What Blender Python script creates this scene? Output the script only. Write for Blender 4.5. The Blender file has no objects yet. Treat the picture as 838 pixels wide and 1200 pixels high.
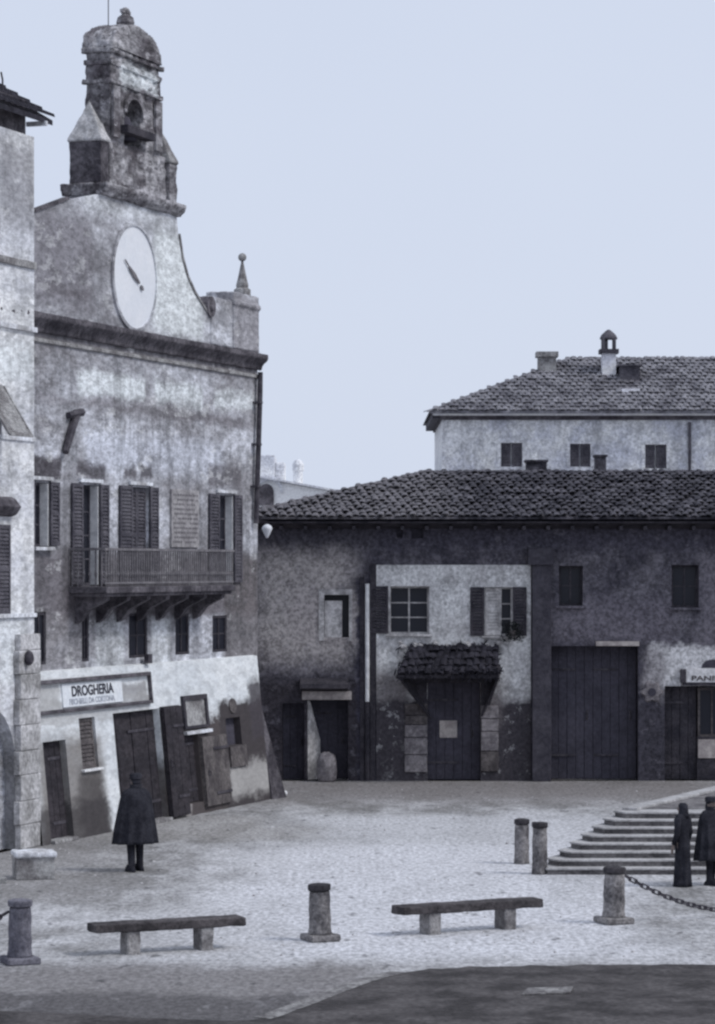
import bpy, bmesh, math, random
from mathutils import Vector, Matrix
random.seed(7)
S = bpy.context.scene
C = S.collection
PI = math.pi

# ------------------------------------------------------------------ camera, sky, sun
FPX, CX, HZ, CH = 3350.0, 419.0, 665.0, 5.5          # focal length (photo px), principal x, horizon row, eye height
cam = bpy.data.cameras.new('camera'); camo = bpy.data.objects.new('camera', cam); C.objects.link(camo)
cam.sensor_fit = 'VERTICAL'; cam.sensor_height = 36.0
cam.lens = 36.0 * FPX / 1200.0
cam.shift_y = (HZ - 600.0) / 1200.0
cam.shift_x = 0.0
cam.clip_start = 0.5; cam.clip_end = 3000
camo.location = (0, 0, CH); camo.rotation_euler = (math.radians(90), 0, 0)
S.camera = camo

SUN_DIR = Vector((.62, -.2, .76)).normalized()
W = bpy.data.worlds.new('World'); S.world = W; W.use_nodes = True
wn = W.node_tree; bg = wn.nodes['Background']
sky = wn.nodes.new('ShaderNodeTexSky'); sky.sky_type = 'NISHITA'; sky.sun_disc = False
sky.sun_elevation = math.asin(SUN_DIR.z); sky.sun_rotation = math.atan2(SUN_DIR.x, SUN_DIR.y)
sky.dust_density = 4; sky.air_density = 1.0
mx = wn.nodes.new('ShaderNodeMix'); mx.data_type = 'RGBA'
mx.inputs[0].default_value = .93                      # even white overcast over the clear sky
mx.inputs[7].default_value = (6.75, 7.45, 8.95, 1)
cn = wn.nodes.new('ShaderNodeTexNoise'); cn.inputs['Scale'].default_value = 2.6; cn.inputs['Detail'].default_value = 5   # thin uneven cloud
cg = wn.nodes.new('ShaderNodeTexCoord'); wn.links.new(cg.outputs['Generated'], cn.inputs['Vector'])
cm = wn.nodes.new('ShaderNodeMix'); cm.data_type = 'RGBA'
cm.inputs[6].default_value = (6.25, 6.95, 8.55, 1); cm.inputs[7].default_value = (7.3, 7.95, 9.35, 1)
wn.links.new(cn.outputs['Fac'], cm.inputs[0]); wn.links.new(cm.outputs[2], mx.inputs[7])
wn.links.new(sky.outputs[0], mx.inputs[6]); wn.links.new(mx.outputs[2], bg.inputs[0])
bg.inputs[1].default_value = .1
sl = bpy.data.lights.new('sun', 'SUN'); slo = bpy.data.objects.new('sun', sl); C.objects.link(slo)
sl.energy = 1.5; sl.angle = math.radians(14); sl.color = (1, .985, .96)
slo.rotation_euler = (-SUN_DIR).to_track_quat('-Z', 'Y').to_euler(); slo.location = (30, -10, 60)
S.view_settings.view_transform = 'Standard'; S.view_settings.look = 'None'
S.view_settings.exposure = 0; S.view_settings.gamma = 1
S.render.engine = 'CYCLES'
S.cycles.filter_width = 2.5
S.cycles.max_bounces = 6

# ------------------------------------------------------------------ frames of reference on the facades
class Frame:
    """u runs along a facade, n out of it, z up; batter leans the wall out towards its foot"""
    def __init__(s, o, e, N, n0=0.0, batter=0.0, ztop=0.0):
        s.o, s.e, s.N, s.n0, s.b, s.zt = o, e, N, n0, batter, ztop
    def nn(s, n, z): return n + s.n0 + max(0.0, s.zt - z) * s.b
    def P(s, u, n, z):
        m = s.nn(n, z)
        return (s.o[0] + u*s.e[0] + m*s.N[0], s.o[1] + u*s.e[1] + m*s.N[1], z)
    def U(s, px, n=0.0, z=99.0):
        k = (px - CX) / FPX; m = s.nn(n, z)
        return (k*(s.o[1] + m*s.N[1]) - s.o[0] - m*s.N[0]) / (s.e[0] - k*s.e[1])
    def Z(s, py, u, n=0.0, z=99.0):
        Y = s.o[1] + u*s.e[1] + s.nn(n, z)*s.N[1]
        return CH + (HZ - py) * Y / FPX
    def UZ(s, px, py, n=0.0):
        z = 2.0
        for _ in range(8):
            u = s.U(px, n, z); z = s.Z(py, u, n, z)
        return u, z
c70, s70 = math.cos(math.radians(70)), math.sin(math.radians(70))
FC = Frame((-2.385, 68.24), (-c70, -s70), (s70, -c70))                      # clock building
FL = Frame((-2.385, 68.24), (-c70, -s70), (s70, -c70), .25)                 # house left of it
FS = Frame((-2.385, 68.24), (-c70, -s70), (s70, -c70), .1, .34/3.4, 3.4)    # battered shop wall
FD = Frame((0, 73.7), (1, 0), (0, -1))                                      # low row of houses
FR = Frame((0, 94.4), (1, 0), (0, -1))                                      # house behind
FG = Frame((0, 0), (1, 0), (0, 1))                                          # plain ground axes: u=x, n=y

# ------------------------------------------------------------------ mesh builder
ORG = {}
class MB:
    def __init__(s): s.v = []; s.f = []
    def add(s, pts, faces):
        b = len(s.v); s.v += [tuple(p) for p in pts]; s.f += [tuple(b+i for i in f) for f in faces]; return s
    def box(s, fr, u0, u1, n0, n1, z0, z1):
        p = [fr.P(u, n, z) for z in (z0, z1) for n in (n0, n1) for u in (u0, u1)]
        return s.add(p, [(0,1,3,2),(4,6,7,5),(0,4,5,1),(2,3,7,6),(0,2,6,4),(1,5,7,3)])
    def prism(s, fr, uz, n0, n1):
        k = len(uz); p = [fr.P(u, n0, z) for u, z in uz] + [fr.P(u, n1, z) for u, z in uz]
        return s.add(p, [tuple(range(k)), tuple(range(2*k-1, k-1, -1))] + [(i, (i+1) % k, k+(i+1) % k, k+i) for i in range(k)])
    def prismu(s, fr, nz, u0, u1):
        k = len(nz); p = [fr.P(u0, n, z) for n, z in nz] + [fr.P(u1, n, z) for n, z in nz]
        return s.add(p, [tuple(range(k)), tuple(range(2*k-1, k-1, -1))] + [(i, (i+1) % k, k+(i+1) % k, k+i) for i in range(k)])
    def slab(s, xy, z0, z1):
        k = len(xy); p = [(x, y, z0) for x, y in xy] + [(x, y, z1) for x, y in xy]
        return s.add(p, [tuple(range(k)), tuple(range(2*k-1, k-1, -1))] + [(i, (i+1) % k, k+(i+1) % k, k+i) for i in range(k)])
    def sweep(s, rings, caps=True):
        n = len(rings[0]); p = [q for r in rings for q in r]; f = []
        for i in range(len(rings)-1):
            for j in range(n):
                f.append((i*n+j, i*n+(j+1) % n, (i+1)*n+(j+1) % n, (i+1)*n+j))
        if caps: f += [tuple(range(n-1, -1, -1)), tuple(range((len(rings)-1)*n, len(rings)*n))]
        return s.add(p, f)
    def tube(s, pts, r, k=8):
        rr = r if isinstance(r, (list, tuple)) else [r]*len(pts); rings = []
        for i, p in enumerate(pts):
            a = Vector(pts[max(0, i-1)]); b = Vector(pts[min(len(pts)-1, i+1)]); t = (b-a).normalized()
            x = t.cross(Vector((0, 0, 1)));  x = Vector((1, 0, 0)) if x.length < 1e-3 else x.normalized()
            y = t.cross(x)
            rings.append([Vector(p) + rr[i]*(math.cos(q)*x + math.sin(q)*y) for q in [2*PI*j/k for j in range(k)]])
        return s.sweep(rings)
    def lathe(s, c, prof, k=16, sx=1, sy=1):
        return s.sweep([[(c[0]+r*sx*math.cos(2*PI*j/k), c[1]+r*sy*math.sin(2*PI*j/k), c[2]+z) for j in range(k)] for r, z in prof])
    def ball(s, c, r, k=12, sz=1):
        return s.lathe(c, [(max(.002, r*math.sin(PI*i/8)), -r*sz*math.cos(PI*i/8)) for i in range(9)], k)
    def wall(s, fr, u0, u1, z0, z1, holes, depth=.25, n=0.0):
        """front sheet with rectangular openings and their reveals"""
        if u0 > u1: u0, u1 = u1, u0
        H = [(min(a, b), max(a, b), c, d) for a, b, c, d in holes]
        H = [(max(a, u0), min(b, u1), max(c, z0), min(d, z1)) for a, b, c, d in H]
        us = sorted({u0, u1, *[h[0] for h in H], *[h[1] for h in H]})
        zs = sorted({z0, z1, *[h[2] for h in H], *[h[3] for h in H]})
        for a, b in zip(us, us[1:]):
            for c, d in zip(zs, zs[1:]):
                mu, mz = (a+b)/2, (c+d)/2
                if any(h[0] < mu < h[1] and h[2] < mz < h[3] for h in H): continue
                s.add([fr.P(a, n, c), fr.P(b, n, c), fr.P(b, n, d), fr.P(a, n, d)], [(0, 1, 2, 3)])
        for a, b, c, d in H:
            q = [(a, c), (b, c), (b, d), (a, d)]
            for i in range(4):
                (p, r), (p2, r2) = q[i], q[(i+1) % 4]
                s.add([fr.P(p, n, r), fr.P(p2, n, r2), fr.P(p2, n-depth, r2), fr.P(p, n-depth, r)], [(0, 1, 2, 3)])
        return s
    def build(s, name, mat, parent=None, bevel=0, smooth=False, jitter=0):
        me = bpy.data.meshes.new(name); o0 = ORG.get(parent.name, Vector()) if parent else Vector()
        if parent is None: o0 = Vector()
        me.from_pydata([Vector(p) - o0 for p in s.v], [], s.f)
        bm = bmesh.new(); bm.from_mesh(me)
        bmesh.ops.recalc_face_normals(bm, faces=bm.faces)
        if bevel: bmesh.ops.bevel(bm, geom=[e for e in bm.edges if len(e.link_faces) == 2 and e.calc_face_angle(0) > .6],
                                  offset=bevel, segments=2, affect='EDGES', profile=.6)
        if jitter:
            for v in bm.verts: v.co += Vector((random.uniform(-1, 1), random.uniform(-1, 1), random.uniform(-1, 1)))*jitter
        if smooth:
            for f in bm.faces: f.smooth = True
        bm.to_mesh(me); bm.free()
        if mat: me.materials.append(mat)
        o = bpy.data.objects.new(name, me); C.objects.link(o)
        if parent: o.parent = parent; ORG[o.name] = o0
        return o
def erode(o, voxel=.04, strength=.05, size=.35):
    """weathers a block: fine remesh pushed in and out by cloud noise"""
    t = bpy.data.textures.new('weathering', 'CLOUDS'); t.noise_scale = size; t.noise_depth = 4
    a = o.modifiers.new('r', 'REMESH'); a.mode = 'VOXEL'; a.voxel_size = voxel
    b = o.modifiers.new('d', 'DISPLACE'); b.texture = t; b.strength = strength; b.mid_level = .55; b.texture_coords = 'LOCAL'
    bpy.context.view_layer.update()
    me = bpy.data.meshes.new_from_object(o.evaluated_get(bpy.context.evaluated_depsgraph_get())); me.name = o.name
    o.modifiers.clear(); o.data = me
    return o
def tag(o, label, cat, group=None):
    o['label'] = label; o['category'] = cat
    if group: o['group'] = group
    return o
def thing(name, label, cat, loc=(0, 0, 0), group=None):
    o = bpy.data.objects.new(name, None); C.objects.link(o); o.location = loc; o.empty_display_size = .2
    ORG[o.name] = Vector(loc)
    return tag(o, label, cat, group)
def recenter(o):
    """move a top-level mesh's origin to the foot of its mesh"""
    vs = [v.co for v in o.data.vertices]
    c = Vector(((min(v.x for v in vs)+max(v.x for v in vs))/2, (min(v.y for v in vs)+max(v.y for v in vs))/2, min(v.z for v in vs)))
    o.data.transform(Matrix.Translation(-c)); o.location = c; ORG[o.name] = c
    return o
def place(name, me, parent, loc, rot=None):
    """one more object using a shared mesh"""
    o = bpy.data.objects.new(name, me); C.objects.link(o); o.parent = parent
    L = Vector(loc) - ORG[parent.name]
    if rot is None: o.location = L
    else: o.matrix_local = Matrix.Translation(L) @ rot
    ORG[o.name] = Vector(loc)
    return o

# ------------------------------------------------------------------ materials
def lin(v):
    v /= 255.0
    return v/12.92 if v <= .04045 else ((v+.055)/1.055)**2.4
LC = (.93, .985, 1.10)
def A(r, g, b, k=.68):
    """albedo of a surface that shows as (r,g,b) where it gets k of the open sky's light"""
    return tuple(max(.004, min(.85, lin(c)/(k*l))) for c, l in zip((r, g, b), LC))
def M(name, c1, c2, scale=1.0, lo=.36, hi=.64, fine=11.0, grain=.35, frame=None, streak=0.0, masks=(), rough=.92,
      bump=.25, warp=.35, mid=None, spec=.2, speck=0.0, peel=0.0):
    m = bpy.data.materials.new(name); m.use_nodes = True; t = m.node_tree; N = t.nodes; L = t.links
    bs = N['Principled BSDF']; bs.inputs['Roughness'].default_value = rough; bs.inputs['Specular IOR Level'].default_value = spec
    def node(k, **kw):
        n = N.new(k)
        for a, b in kw.items(): setattr(n, a, b)
        return n
    def math_(op, a, b=None, clamp=False):
        n = node('ShaderNodeMath', operation=op, use_clamp=clamp)
        for i, v in enumerate((a, b)):
            if v is None: continue
            if isinstance(v, (int, float)): n.inputs[i].default_value = v
            else: L.new(v, n.inputs[i])
        return n.outputs[0]
    def step(v, a, b):
        n = node('ShaderNodeMapRange', interpolation_type='SMOOTHSTEP')
        L.new(v, n.inputs[0]); n.inputs[1].default_value = a; n.inputs[2].default_value = b
        return n.outputs[0]
    def mix(f, a, b):
        n = node('ShaderNodeMix', data_type='RGBA')
        for i, v in ((0, f), (6, a), (7, b)):
            if isinstance(v, (int, float)): n.inputs[i].default_value = v
            elif isinstance(v, tuple): n.inputs[i].default_value = (*v[:3], 1)
            else: L.new(v, n.inputs[i])
        return n.outputs[2]
    pos = node('ShaderNodeNewGeometry').outputs['Position']
    def noise(sc, det=6, ro=.6, vec=None):
        n = node('ShaderNodeTexNoise'); n.inputs['Scale'].default_value = sc; n.inputs['Detail'].default_value = det
        n.inputs['Roughness'].default_value = ro; L.new(vec or pos, n.inputs['Vector']); return n.outputs['Fac']
    fvec = None; us = 1.0
    if frame is not None:
        d = node('ShaderNodeVectorMath', operation='DOT_PRODUCT'); L.new(pos, d.inputs[0]); d.inputs[1].default_value = (*frame.e, 0)
        u = math_('SUBTRACT', d.outputs['Value'], frame.o[0]*frame.e[0] + frame.o[1]*frame.e[1])
        d2 = node('ShaderNodeVectorMath', operation='DOT_PRODUCT'); L.new(pos, d2.inputs[0]); d2.inputs[1].default_value = (*frame.N, 0)
        sp = node('ShaderNodeSeparateXYZ'); L.new(pos, sp.inputs[0]); z = sp.outputs['Z']
        if frame is FG:
            z = sp.outputs['Y']
            cf = node('ShaderNodeCombineXYZ'); L.new(u, cf.inputs[0]); L.new(math_('MULTIPLY', z, .42), cf.inputs[1]); fvec = cf.outputs[0]
        elif frame.e[0] < 0:                          # rough masonry laid in level courses: mottling drawn out along the wall
            cf = node('ShaderNodeCombineXYZ'); L.new(math_('MULTIPLY', u, .45), cf.inputs[0]); L.new(d2.outputs['Value'], cf.inputs[1]); L.new(z, cf.inputs[2])
            fvec = cf.outputs[0]
    big = noise(scale, 8, .66, fvec)
    col = mix(step(big, lo, hi), c1, c2)
    if frame is not None:
        med = noise(scale*4.2, 5, .7, fvec)
        col = mix(math_('MULTIPLY', step(med, .56, .36), .4), col, tuple(v*.5 for v in c1))
        w = noise(1.3 if frame is not FG else .35, 6, .7, fvec)
        w1 = math_('MULTIPLY', math_('SUBTRACT', w, .5), warp*2.4)
        w2 = math_('MULTIPLY', math_('SUBTRACT', noise(3.1 if frame is not FG else .8, 4, .7, fvec), .5), warp*1.6)
        uu = math_('ADD', u, w1); zz = math_('ADD', z, w2)
        for (u0, u1, z0, z1, soft, c, k) in masks:
            if u0 > u1: u0, u1 = u1, u0
            if z0 > z1: z0, z1 = z1, z0
            a = math_('MULTIPLY', step(uu, u0-soft, u0+soft), math_('SUBTRACT', 1.0, step(uu, u1-soft, u1+soft)))
            b = math_('MULTIPLY', step(zz, z0-soft, z0+soft), math_('SUBTRACT', 1.0, step(zz, z1-soft, z1+soft)))
            f = math_('MULTIPLY', math_('MULTIPLY', a, b), k)
            f = math_('MULTIPLY', f, math_('ADD', .65, math_('MULTIPLY', big, .7)), True)
            col = mix(f, col, c)
        if peel:                                      # flaked and patched areas with hard edges
            pn = noise(scale*1.7, 7, .72, fvec)
            col = mix(math_('MULTIPLY', step(pn, .565, .585), peel), col, tuple(v*.45 for v in c1))
            pn2 = noise(scale*2.3+.37, 6, .7, fvec)
            col = mix(math_('MULTIPLY', step(pn2, .59, .61), peel*.8), col, tuple(min(.8, v*1.35) for v in c2))
        if streak:
            cb = node('ShaderNodeCombineXYZ'); L.new(math_('MULTIPLY', u, 1.5), cb.inputs[0]); L.new(math_('MULTIPLY', z, .28), cb.inputs[2])
            st = noise(1.0, 6, .7, cb.outputs[0])
            col = mix(math_('MULTIPLY', math_('SUBTRACT', 1.0, step(st, .36, .56)), streak), col, (.05, .05, .055))
    fn = noise(fine, 5, .75, fvec)
    g = math_('ADD', 1.0 - grain, math_('MULTIPLY', step(fn, .33, .67), 2*grain))
    mul = node('ShaderNodeMix', data_type='RGBA', blend_type='MULTIPLY'); mul.inputs[0].default_value = 1
    L.new(col, mul.inputs[6]); L.new(g, mul.inputs[7]); col = mul.outputs[2]
    if speck:
        sn = noise(fine*.33, 3, .6, fvec)
        col = mix(math_('MULTIPLY', step(sn, .6, .72), speck), col, (.03, .03, .035))
    L.new(col, bs.inputs['Base Color'])
    if bump:
        bn = node('ShaderNodeBump'); bn.inputs['Strength'].default_value = bump; bn.inputs['Distance'].default_value = .04
        L.new(fn, bn.inputs['Height']); L.new(bn.outputs[0], bs.inputs['Normal'])
    return m
def K(fr, x0, y0, x1, y1, soft, c, k):
    """a stain or painted-in shade on a facade between two picture corners, turned into metres on that wall"""
    u0, z0 = fr.UZ(x0, y0); u1, z1 = fr.UZ(x1, y1)
    return (u0, u1, z0, z1, soft, c, k)

DIRT = A(78, 76, 84); DIRT2 = A(60, 58, 66); PALE = A(188, 197, 216); GREY = A(128, 130, 140)
Mm = {}
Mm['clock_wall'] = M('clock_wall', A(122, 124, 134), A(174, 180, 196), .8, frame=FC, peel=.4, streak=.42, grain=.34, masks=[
    K(FC, 40, 376, 302, 446, .18, DIRT, .75),
    K(FC, 92, 432, 170, 470, .12, PALE, .85), K(FC, 182, 446, 238, 478, .12, PALE, .8), K(FC, 252, 455, 298, 482, .12, PALE, .7),
    K(FC, 40, 470, 300, 492, .12, A(112, 112, 122), .7), K(FC, 190, 478, 285, 500, .1, A(95, 95, 104), .7),
    K(FC, 100, 505, 262, 560, .25, A(176, 184, 204), .55),
    K(FC, 36, 534, 70, 563, .1, DIRT2, .9), K(FC, 90, 540, 124, 562, .1, DIRT2, .85),
    K(FC, 146, 545, 157, 563, .08, DIRT, .8), K(FC, 163, 545, 180, 562, .08, DIRT2, .85), K(FC, 244, 545, 284, 572, .1, DIRT, .7),
    K(FC, 78, 686, 236, 716, .12, A(52, 51, 60), 1.0), K(FC, 36, 645, 302, 722, .25, A(82, 80, 88), .85), K(FC, 262, 650, 306, 780, .2, A(88, 86, 92), .8),  # first mask paints in the shade under the balcony
    K(FC, 36, 720, 100, 790, .15, A(110, 110, 118), .6), K(FC, 176, 725, 200, 780, .1, PALE, .4), K(FC, 112, 725, 146, 780, .1, PALE, .4),
])
Mm['attic'] = M('attic', A(118, 120, 130), A(176, 182, 197), .9, frame=FC, peel=.3, streak=.25, grain=.3, masks=[
    K(FC, 36, 240, 108, 372, .3, A(100, 100, 110), .8), K(FC, 100, 240, 215, 262, .25, PALE, .5), K(FC, 180, 270, 238, 400, .25, A(190, 200, 220), .75),
    K(FC, 36, 366, 312, 424, .12, DIRT2, .8), K(FC, 50, 330, 110, 352, .12, DIRT, .6), K(FC, 272, 345, 302, 420, .15, A(120, 120, 130), .7),
])
Mm['bell_stone'] = M('bell_stone', A(74, 72, 80), A(142, 144, 154), 1.5, lo=.38, hi=.62, frame=FC, streak=.3, grain=.45, fine=9, bump=.6, peel=.6, masks=[
    K(FC, 140, 72, 186, 112, .15, PALE, .9), K(FC, 100, 100, 124, 118, .1, A(160, 164, 176), .6),
    K(FC, 150, 215, 205, 245, .15, A(150, 152, 164), .5)])
Mm['dark_stone'] = M('dark_stone', A(50, 49, 57), A(84, 83, 92), 1.6, grain=.4, bump=.5)
Mm['pale_stone'] = M('pale_stone', A(140, 143, 152), A(186, 193, 208), 1.6, grain=.3, bump=.4)
Mm['mid_stone'] = M('mid_stone', A(92, 92, 98), A(138, 141, 148), 2.0, grain=.35, fine=14, bump=.5)
Mm['dial'] = M('dial', (.74, .76, .80), (.80, .81, .84), 1.0, grain=.04, bump=0)
Mm['left_wall'] = M('left_wall', A(152, 157, 170, .55), A(184, 191, 208, .55), .7, frame=FL, peel=.35, streak=.3, grain=.28, masks=[
    K(FL, 0, 160, 40, 270, .3, A(120, 122, 132), .75), K(FL, -30, 880, 40, 1000, .3, A(96, 97, 104), .7),
    K(FL, -10, 395, 40, 450, .2, PALE, .6), K(FL, -10, 725, 30, 800, .2, PALE, .5)])
Mm['quoin'] = M('quoin', A(118, 120, 126), A(165, 168, 178), 1.4, grain=.35, bump=.5)
_w = (.82, .84, .85)
Mm['shop_wall'] = M('shop_wall', (.70, .73, .76), _w, 1.0, frame=FS, grain=.12, warp=.42, masks=[
    K(FS, 40, 868, 132, 1000, .28, A(112, 112, 116), .95), K(FS, 90, 905, 132, 1000, .25, A(70, 69, 73), .9), K(FS, 40, 950, 135, 1010, .15, A(56, 55, 60), .8),
    K(FS, 44, 800, 70, 832, .1, A(140, 143, 150), .7), K(FS, 142, 800, 174, 822, .08, A(120, 122, 130), .85),
    K(FS, 172, 895, 232, 980, .25, A(78, 76, 79), 1.0), K(FS, 206, 848, 285, 980, .16, A(68, 65, 69), 1.25), K(FS, 256, 824, 350, 980, .18, A(58, 56, 61), 1.3),
    K(FS, 268, 898, 322, 925, .15, A(150, 152, 158), .85), K(FS, 208, 905, 226, 960, .08, A(140, 140, 146), .6),
    K(FS, 40, 824, 176, 838, .05, A(140, 143, 150), .6), K(FS, 290, 800, 330, 860, .15, DIRT2, .9)])
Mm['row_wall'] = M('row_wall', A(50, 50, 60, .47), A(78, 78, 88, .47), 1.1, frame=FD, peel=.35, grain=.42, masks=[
    K(FD, 296, 645, 412, 775, .5, A(122, 121, 126, .47), .95), K(FD, 296, 600, 440, 640, .25, A(52, 52, 62, .47), .85),  # second mask paints in the shade under the eaves
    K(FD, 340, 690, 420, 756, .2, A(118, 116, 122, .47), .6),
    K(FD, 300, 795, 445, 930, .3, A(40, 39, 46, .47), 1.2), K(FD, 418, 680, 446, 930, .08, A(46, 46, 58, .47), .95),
    K(FD, 640, 700, 790, 760, .3, A(76, 75, 86, .47), .7), K(FD, 900, 600, 440, 645, .2, A(50, 50, 62, .47), .8),  # second mask: eave shade painted along the rest of the wall top
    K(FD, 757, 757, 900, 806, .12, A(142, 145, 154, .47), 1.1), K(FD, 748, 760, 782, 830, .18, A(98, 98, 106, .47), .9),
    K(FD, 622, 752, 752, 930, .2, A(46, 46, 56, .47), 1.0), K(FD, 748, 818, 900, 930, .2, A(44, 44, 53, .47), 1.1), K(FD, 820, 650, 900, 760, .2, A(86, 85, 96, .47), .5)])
Mm['plaster'] = M('plaster', A(128, 130, 138, .47), A(168, 171, 182, .47), 1.2, frame=FD, streak=.15, grain=.3, speck=.4, peel=.35, warp=.3, masks=[
    K(FD, 436, 660, 520, 690, .2, A(180, 185, 198, .47), .6),
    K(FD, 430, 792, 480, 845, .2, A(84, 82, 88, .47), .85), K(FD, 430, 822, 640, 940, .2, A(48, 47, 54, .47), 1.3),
    K(FD, 560, 800, 590, 850, .15, A(82, 80, 86, .47), .8)])
Mm['rear_wall'] = M('rear_wall', A(140, 145, 160, .47), A(172, 178, 194, .47), 1.0, frame=FR, peel=.3, streak=.3, grain=.3, speck=.15,
    masks=[K(FR, 514, 488, 560, 530, .2, A(190, 198, 218, .47), .6)])
Mm['rear_trim'] = M('rear_trim', A(150, 154, 168, .47), A(172, 177, 192, .47), 1.0, grain=.2)
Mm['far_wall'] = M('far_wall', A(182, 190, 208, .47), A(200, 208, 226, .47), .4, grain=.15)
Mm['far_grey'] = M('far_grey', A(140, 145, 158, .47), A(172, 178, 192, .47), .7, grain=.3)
Mm['row_tile'] = M('row_tile', A(48, 48, 58, .85), A(84, 84, 95, .85), 1.7, lo=.4, hi=.62, grain=.5, fine=8, frame=FD, masks=[K(FD, 200, 530, 530, 640, .9, A(104, 104, 113, .85), .6)])
Mm['rear_tile'] = M('rear_tile', A(82, 83, 94, .9), A(122, 124, 136, .9), 1.3, grain=.45, fine=7)
Mm['dark_tile'] = M('dark_tile', A(38, 38, 48, 1.05), A(58, 58, 70, 1.05), 2.5, grain=.45, fine=9)
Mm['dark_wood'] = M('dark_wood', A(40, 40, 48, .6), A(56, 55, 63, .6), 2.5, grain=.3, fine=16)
Mm['shutter'] = M('shutter', A(56, 56, 66), A(76, 76, 86), 2.0, grain=.3, fine=16)
Mm['brown_wood'] = M('brown_wood', A(62, 60, 65), A(86, 84, 88), 2.0, grain=.35)
Mm['dark_void'] = M('dark_void', A(46, 46, 56, .5), A(54, 54, 65, .5), 1.5, grain=.2, bump=0)
Mm['iron'] = M('iron', A(46, 45, 54), A(68, 67, 76), 4.0, grain=.25, rough=.7)
Mm['rail_iron'] = M('rail_iron', A(84, 84, 92), A(104, 104, 112), 4.0, grain=.2, rough=.8)
Mm['white_paint'] = M('white_paint', A(172, 177, 188, .7), A(196, 202, 214, .7), 3.0, grain=.12)
Mm['row_pale'] = M('row_pale', A(118, 119, 126, .6), A(158, 160, 168, .6), 3.0, grain=.3)
Mm['mid_row'] = M('mid_row', A(76, 75, 82, .5), A(100, 99, 106, .5), 3.0, grain=.35)
Mm['paper'] = M('paper', A(116, 113, 118, .55), A(140, 138, 142, .55), 5.0, grain=.15)
Mm['ink'] = M('ink', (.035, .035, .05), (.06, .06, .075), 6.0, grain=.2, bump=0)
Mm['faded_ink'] = M('faded_ink', (.32, .34, .39), (.45, .47, .52), 6.0, grain=.2, bump=0)
Mm['shop_dark'] = M('shop_dark', A(40, 39, 46), A(52, 50, 57), 2.0, grain=.3, frame=FS)
Mm['sign_board'] = M('sign_board', (.72, .75, .79), (.80, .82, .84), 2.0, grain=.1)
g = bpy.data.materials.new('window_glass'); g.use_nodes = True; Mm['glass'] = g
b_ = g.node_tree.nodes['Principled BSDF']; b_.inputs['Base Color'].default_value = (.02, .021, .03, 1); b_.inputs['Roughness'].default_value = .35
b_.inputs['Specular IOR Level'].default_value = .25
Mm['coat'] = M('coat', (.018, .018, .024), (.036, .036, .045), 4.0, grain=.3, fine=30, spec=.1)
Mm['skin'] = M('skin', (.17, .14, .13), (.22, .18, .165), 6.0, grain=.08, bump=0)
Mm['bench_stone'] = M('bench_stone', A(50, 49, 54, .9), A(82, 80, 86, .9), 2.4, grain=.35, fine=22, bump=.5)
Mm['bench_leg'] = M('bench_leg', A(84, 84, 89, .6), A(122, 123, 129, .6), 2.4, grain=.35, fine=22, bump=.5)
Mm['bollard_stone'] = M('bollard_stone', A(66, 66, 72, .72), A(122, 122, 128, .72), 2.6, grain=.4, fine=20, bump=.6)
Mm['cap_stone'] = M('cap_stone', A(44, 44, 50, .9), A(64, 63, 70, .9), 2.6, grain=.35, fine=20, bump=.5)
Mm['dark_bollard'] = M('dark_bollard', A(58, 59, 70, .47), A(80, 81, 92, .47), 2.6, grain=.3, fine=20, bump=.5)
Mm['step_stone'] = M('step_stone', A(70, 70, 76, .72), A(104, 104, 110, .72), 1.6, grain=.35, fine=16, bump=.5)
Mm['step_edge'] = M('step_edge', A(140, 142, 150, .9), A(168, 171, 180, .9), 1.6, grain=.25, fine=16, bump=.4)

def gy(py): return FPX*CH/(py-HZ)                      # distance of the ground seen at a picture row
def gx(px, py): return (px-CX)*gy(py)/FPX
def G(x0, y0, x1, y1, soft, c, k):
    ya, yb = gy(y1), gy(y0); ym = (ya+yb)/2
    return ((x0-CX)*ym/FPX, (x1-CX)*ym/FPX, ya, yb, soft, c, k)
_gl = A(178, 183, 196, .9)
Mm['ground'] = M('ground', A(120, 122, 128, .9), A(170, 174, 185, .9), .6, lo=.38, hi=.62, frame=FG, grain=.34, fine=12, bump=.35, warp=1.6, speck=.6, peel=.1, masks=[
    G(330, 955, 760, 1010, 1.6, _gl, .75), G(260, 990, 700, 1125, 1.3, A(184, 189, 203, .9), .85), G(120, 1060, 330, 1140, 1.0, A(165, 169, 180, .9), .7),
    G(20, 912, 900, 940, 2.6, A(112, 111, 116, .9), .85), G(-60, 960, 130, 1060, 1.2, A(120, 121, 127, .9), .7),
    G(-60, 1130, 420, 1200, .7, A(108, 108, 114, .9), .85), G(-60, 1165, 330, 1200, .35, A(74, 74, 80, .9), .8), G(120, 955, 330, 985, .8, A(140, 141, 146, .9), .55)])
Mm['dark_paving'] = M('dark_paving', A(52, 51, 55, .95), A(82, 81, 86, .95), 1.2, grain=.4, fine=10, bump=.6)
Mm['kerb'] = M('kerb', A(92, 92, 98, .95), A(134, 136, 142, .95), 3.0, grain=.35, fine=12)
Mm['pebble'] = M('pebble', A(104, 104, 110), A(160, 163, 172), 3.0, grain=.2, bump=0)

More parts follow.
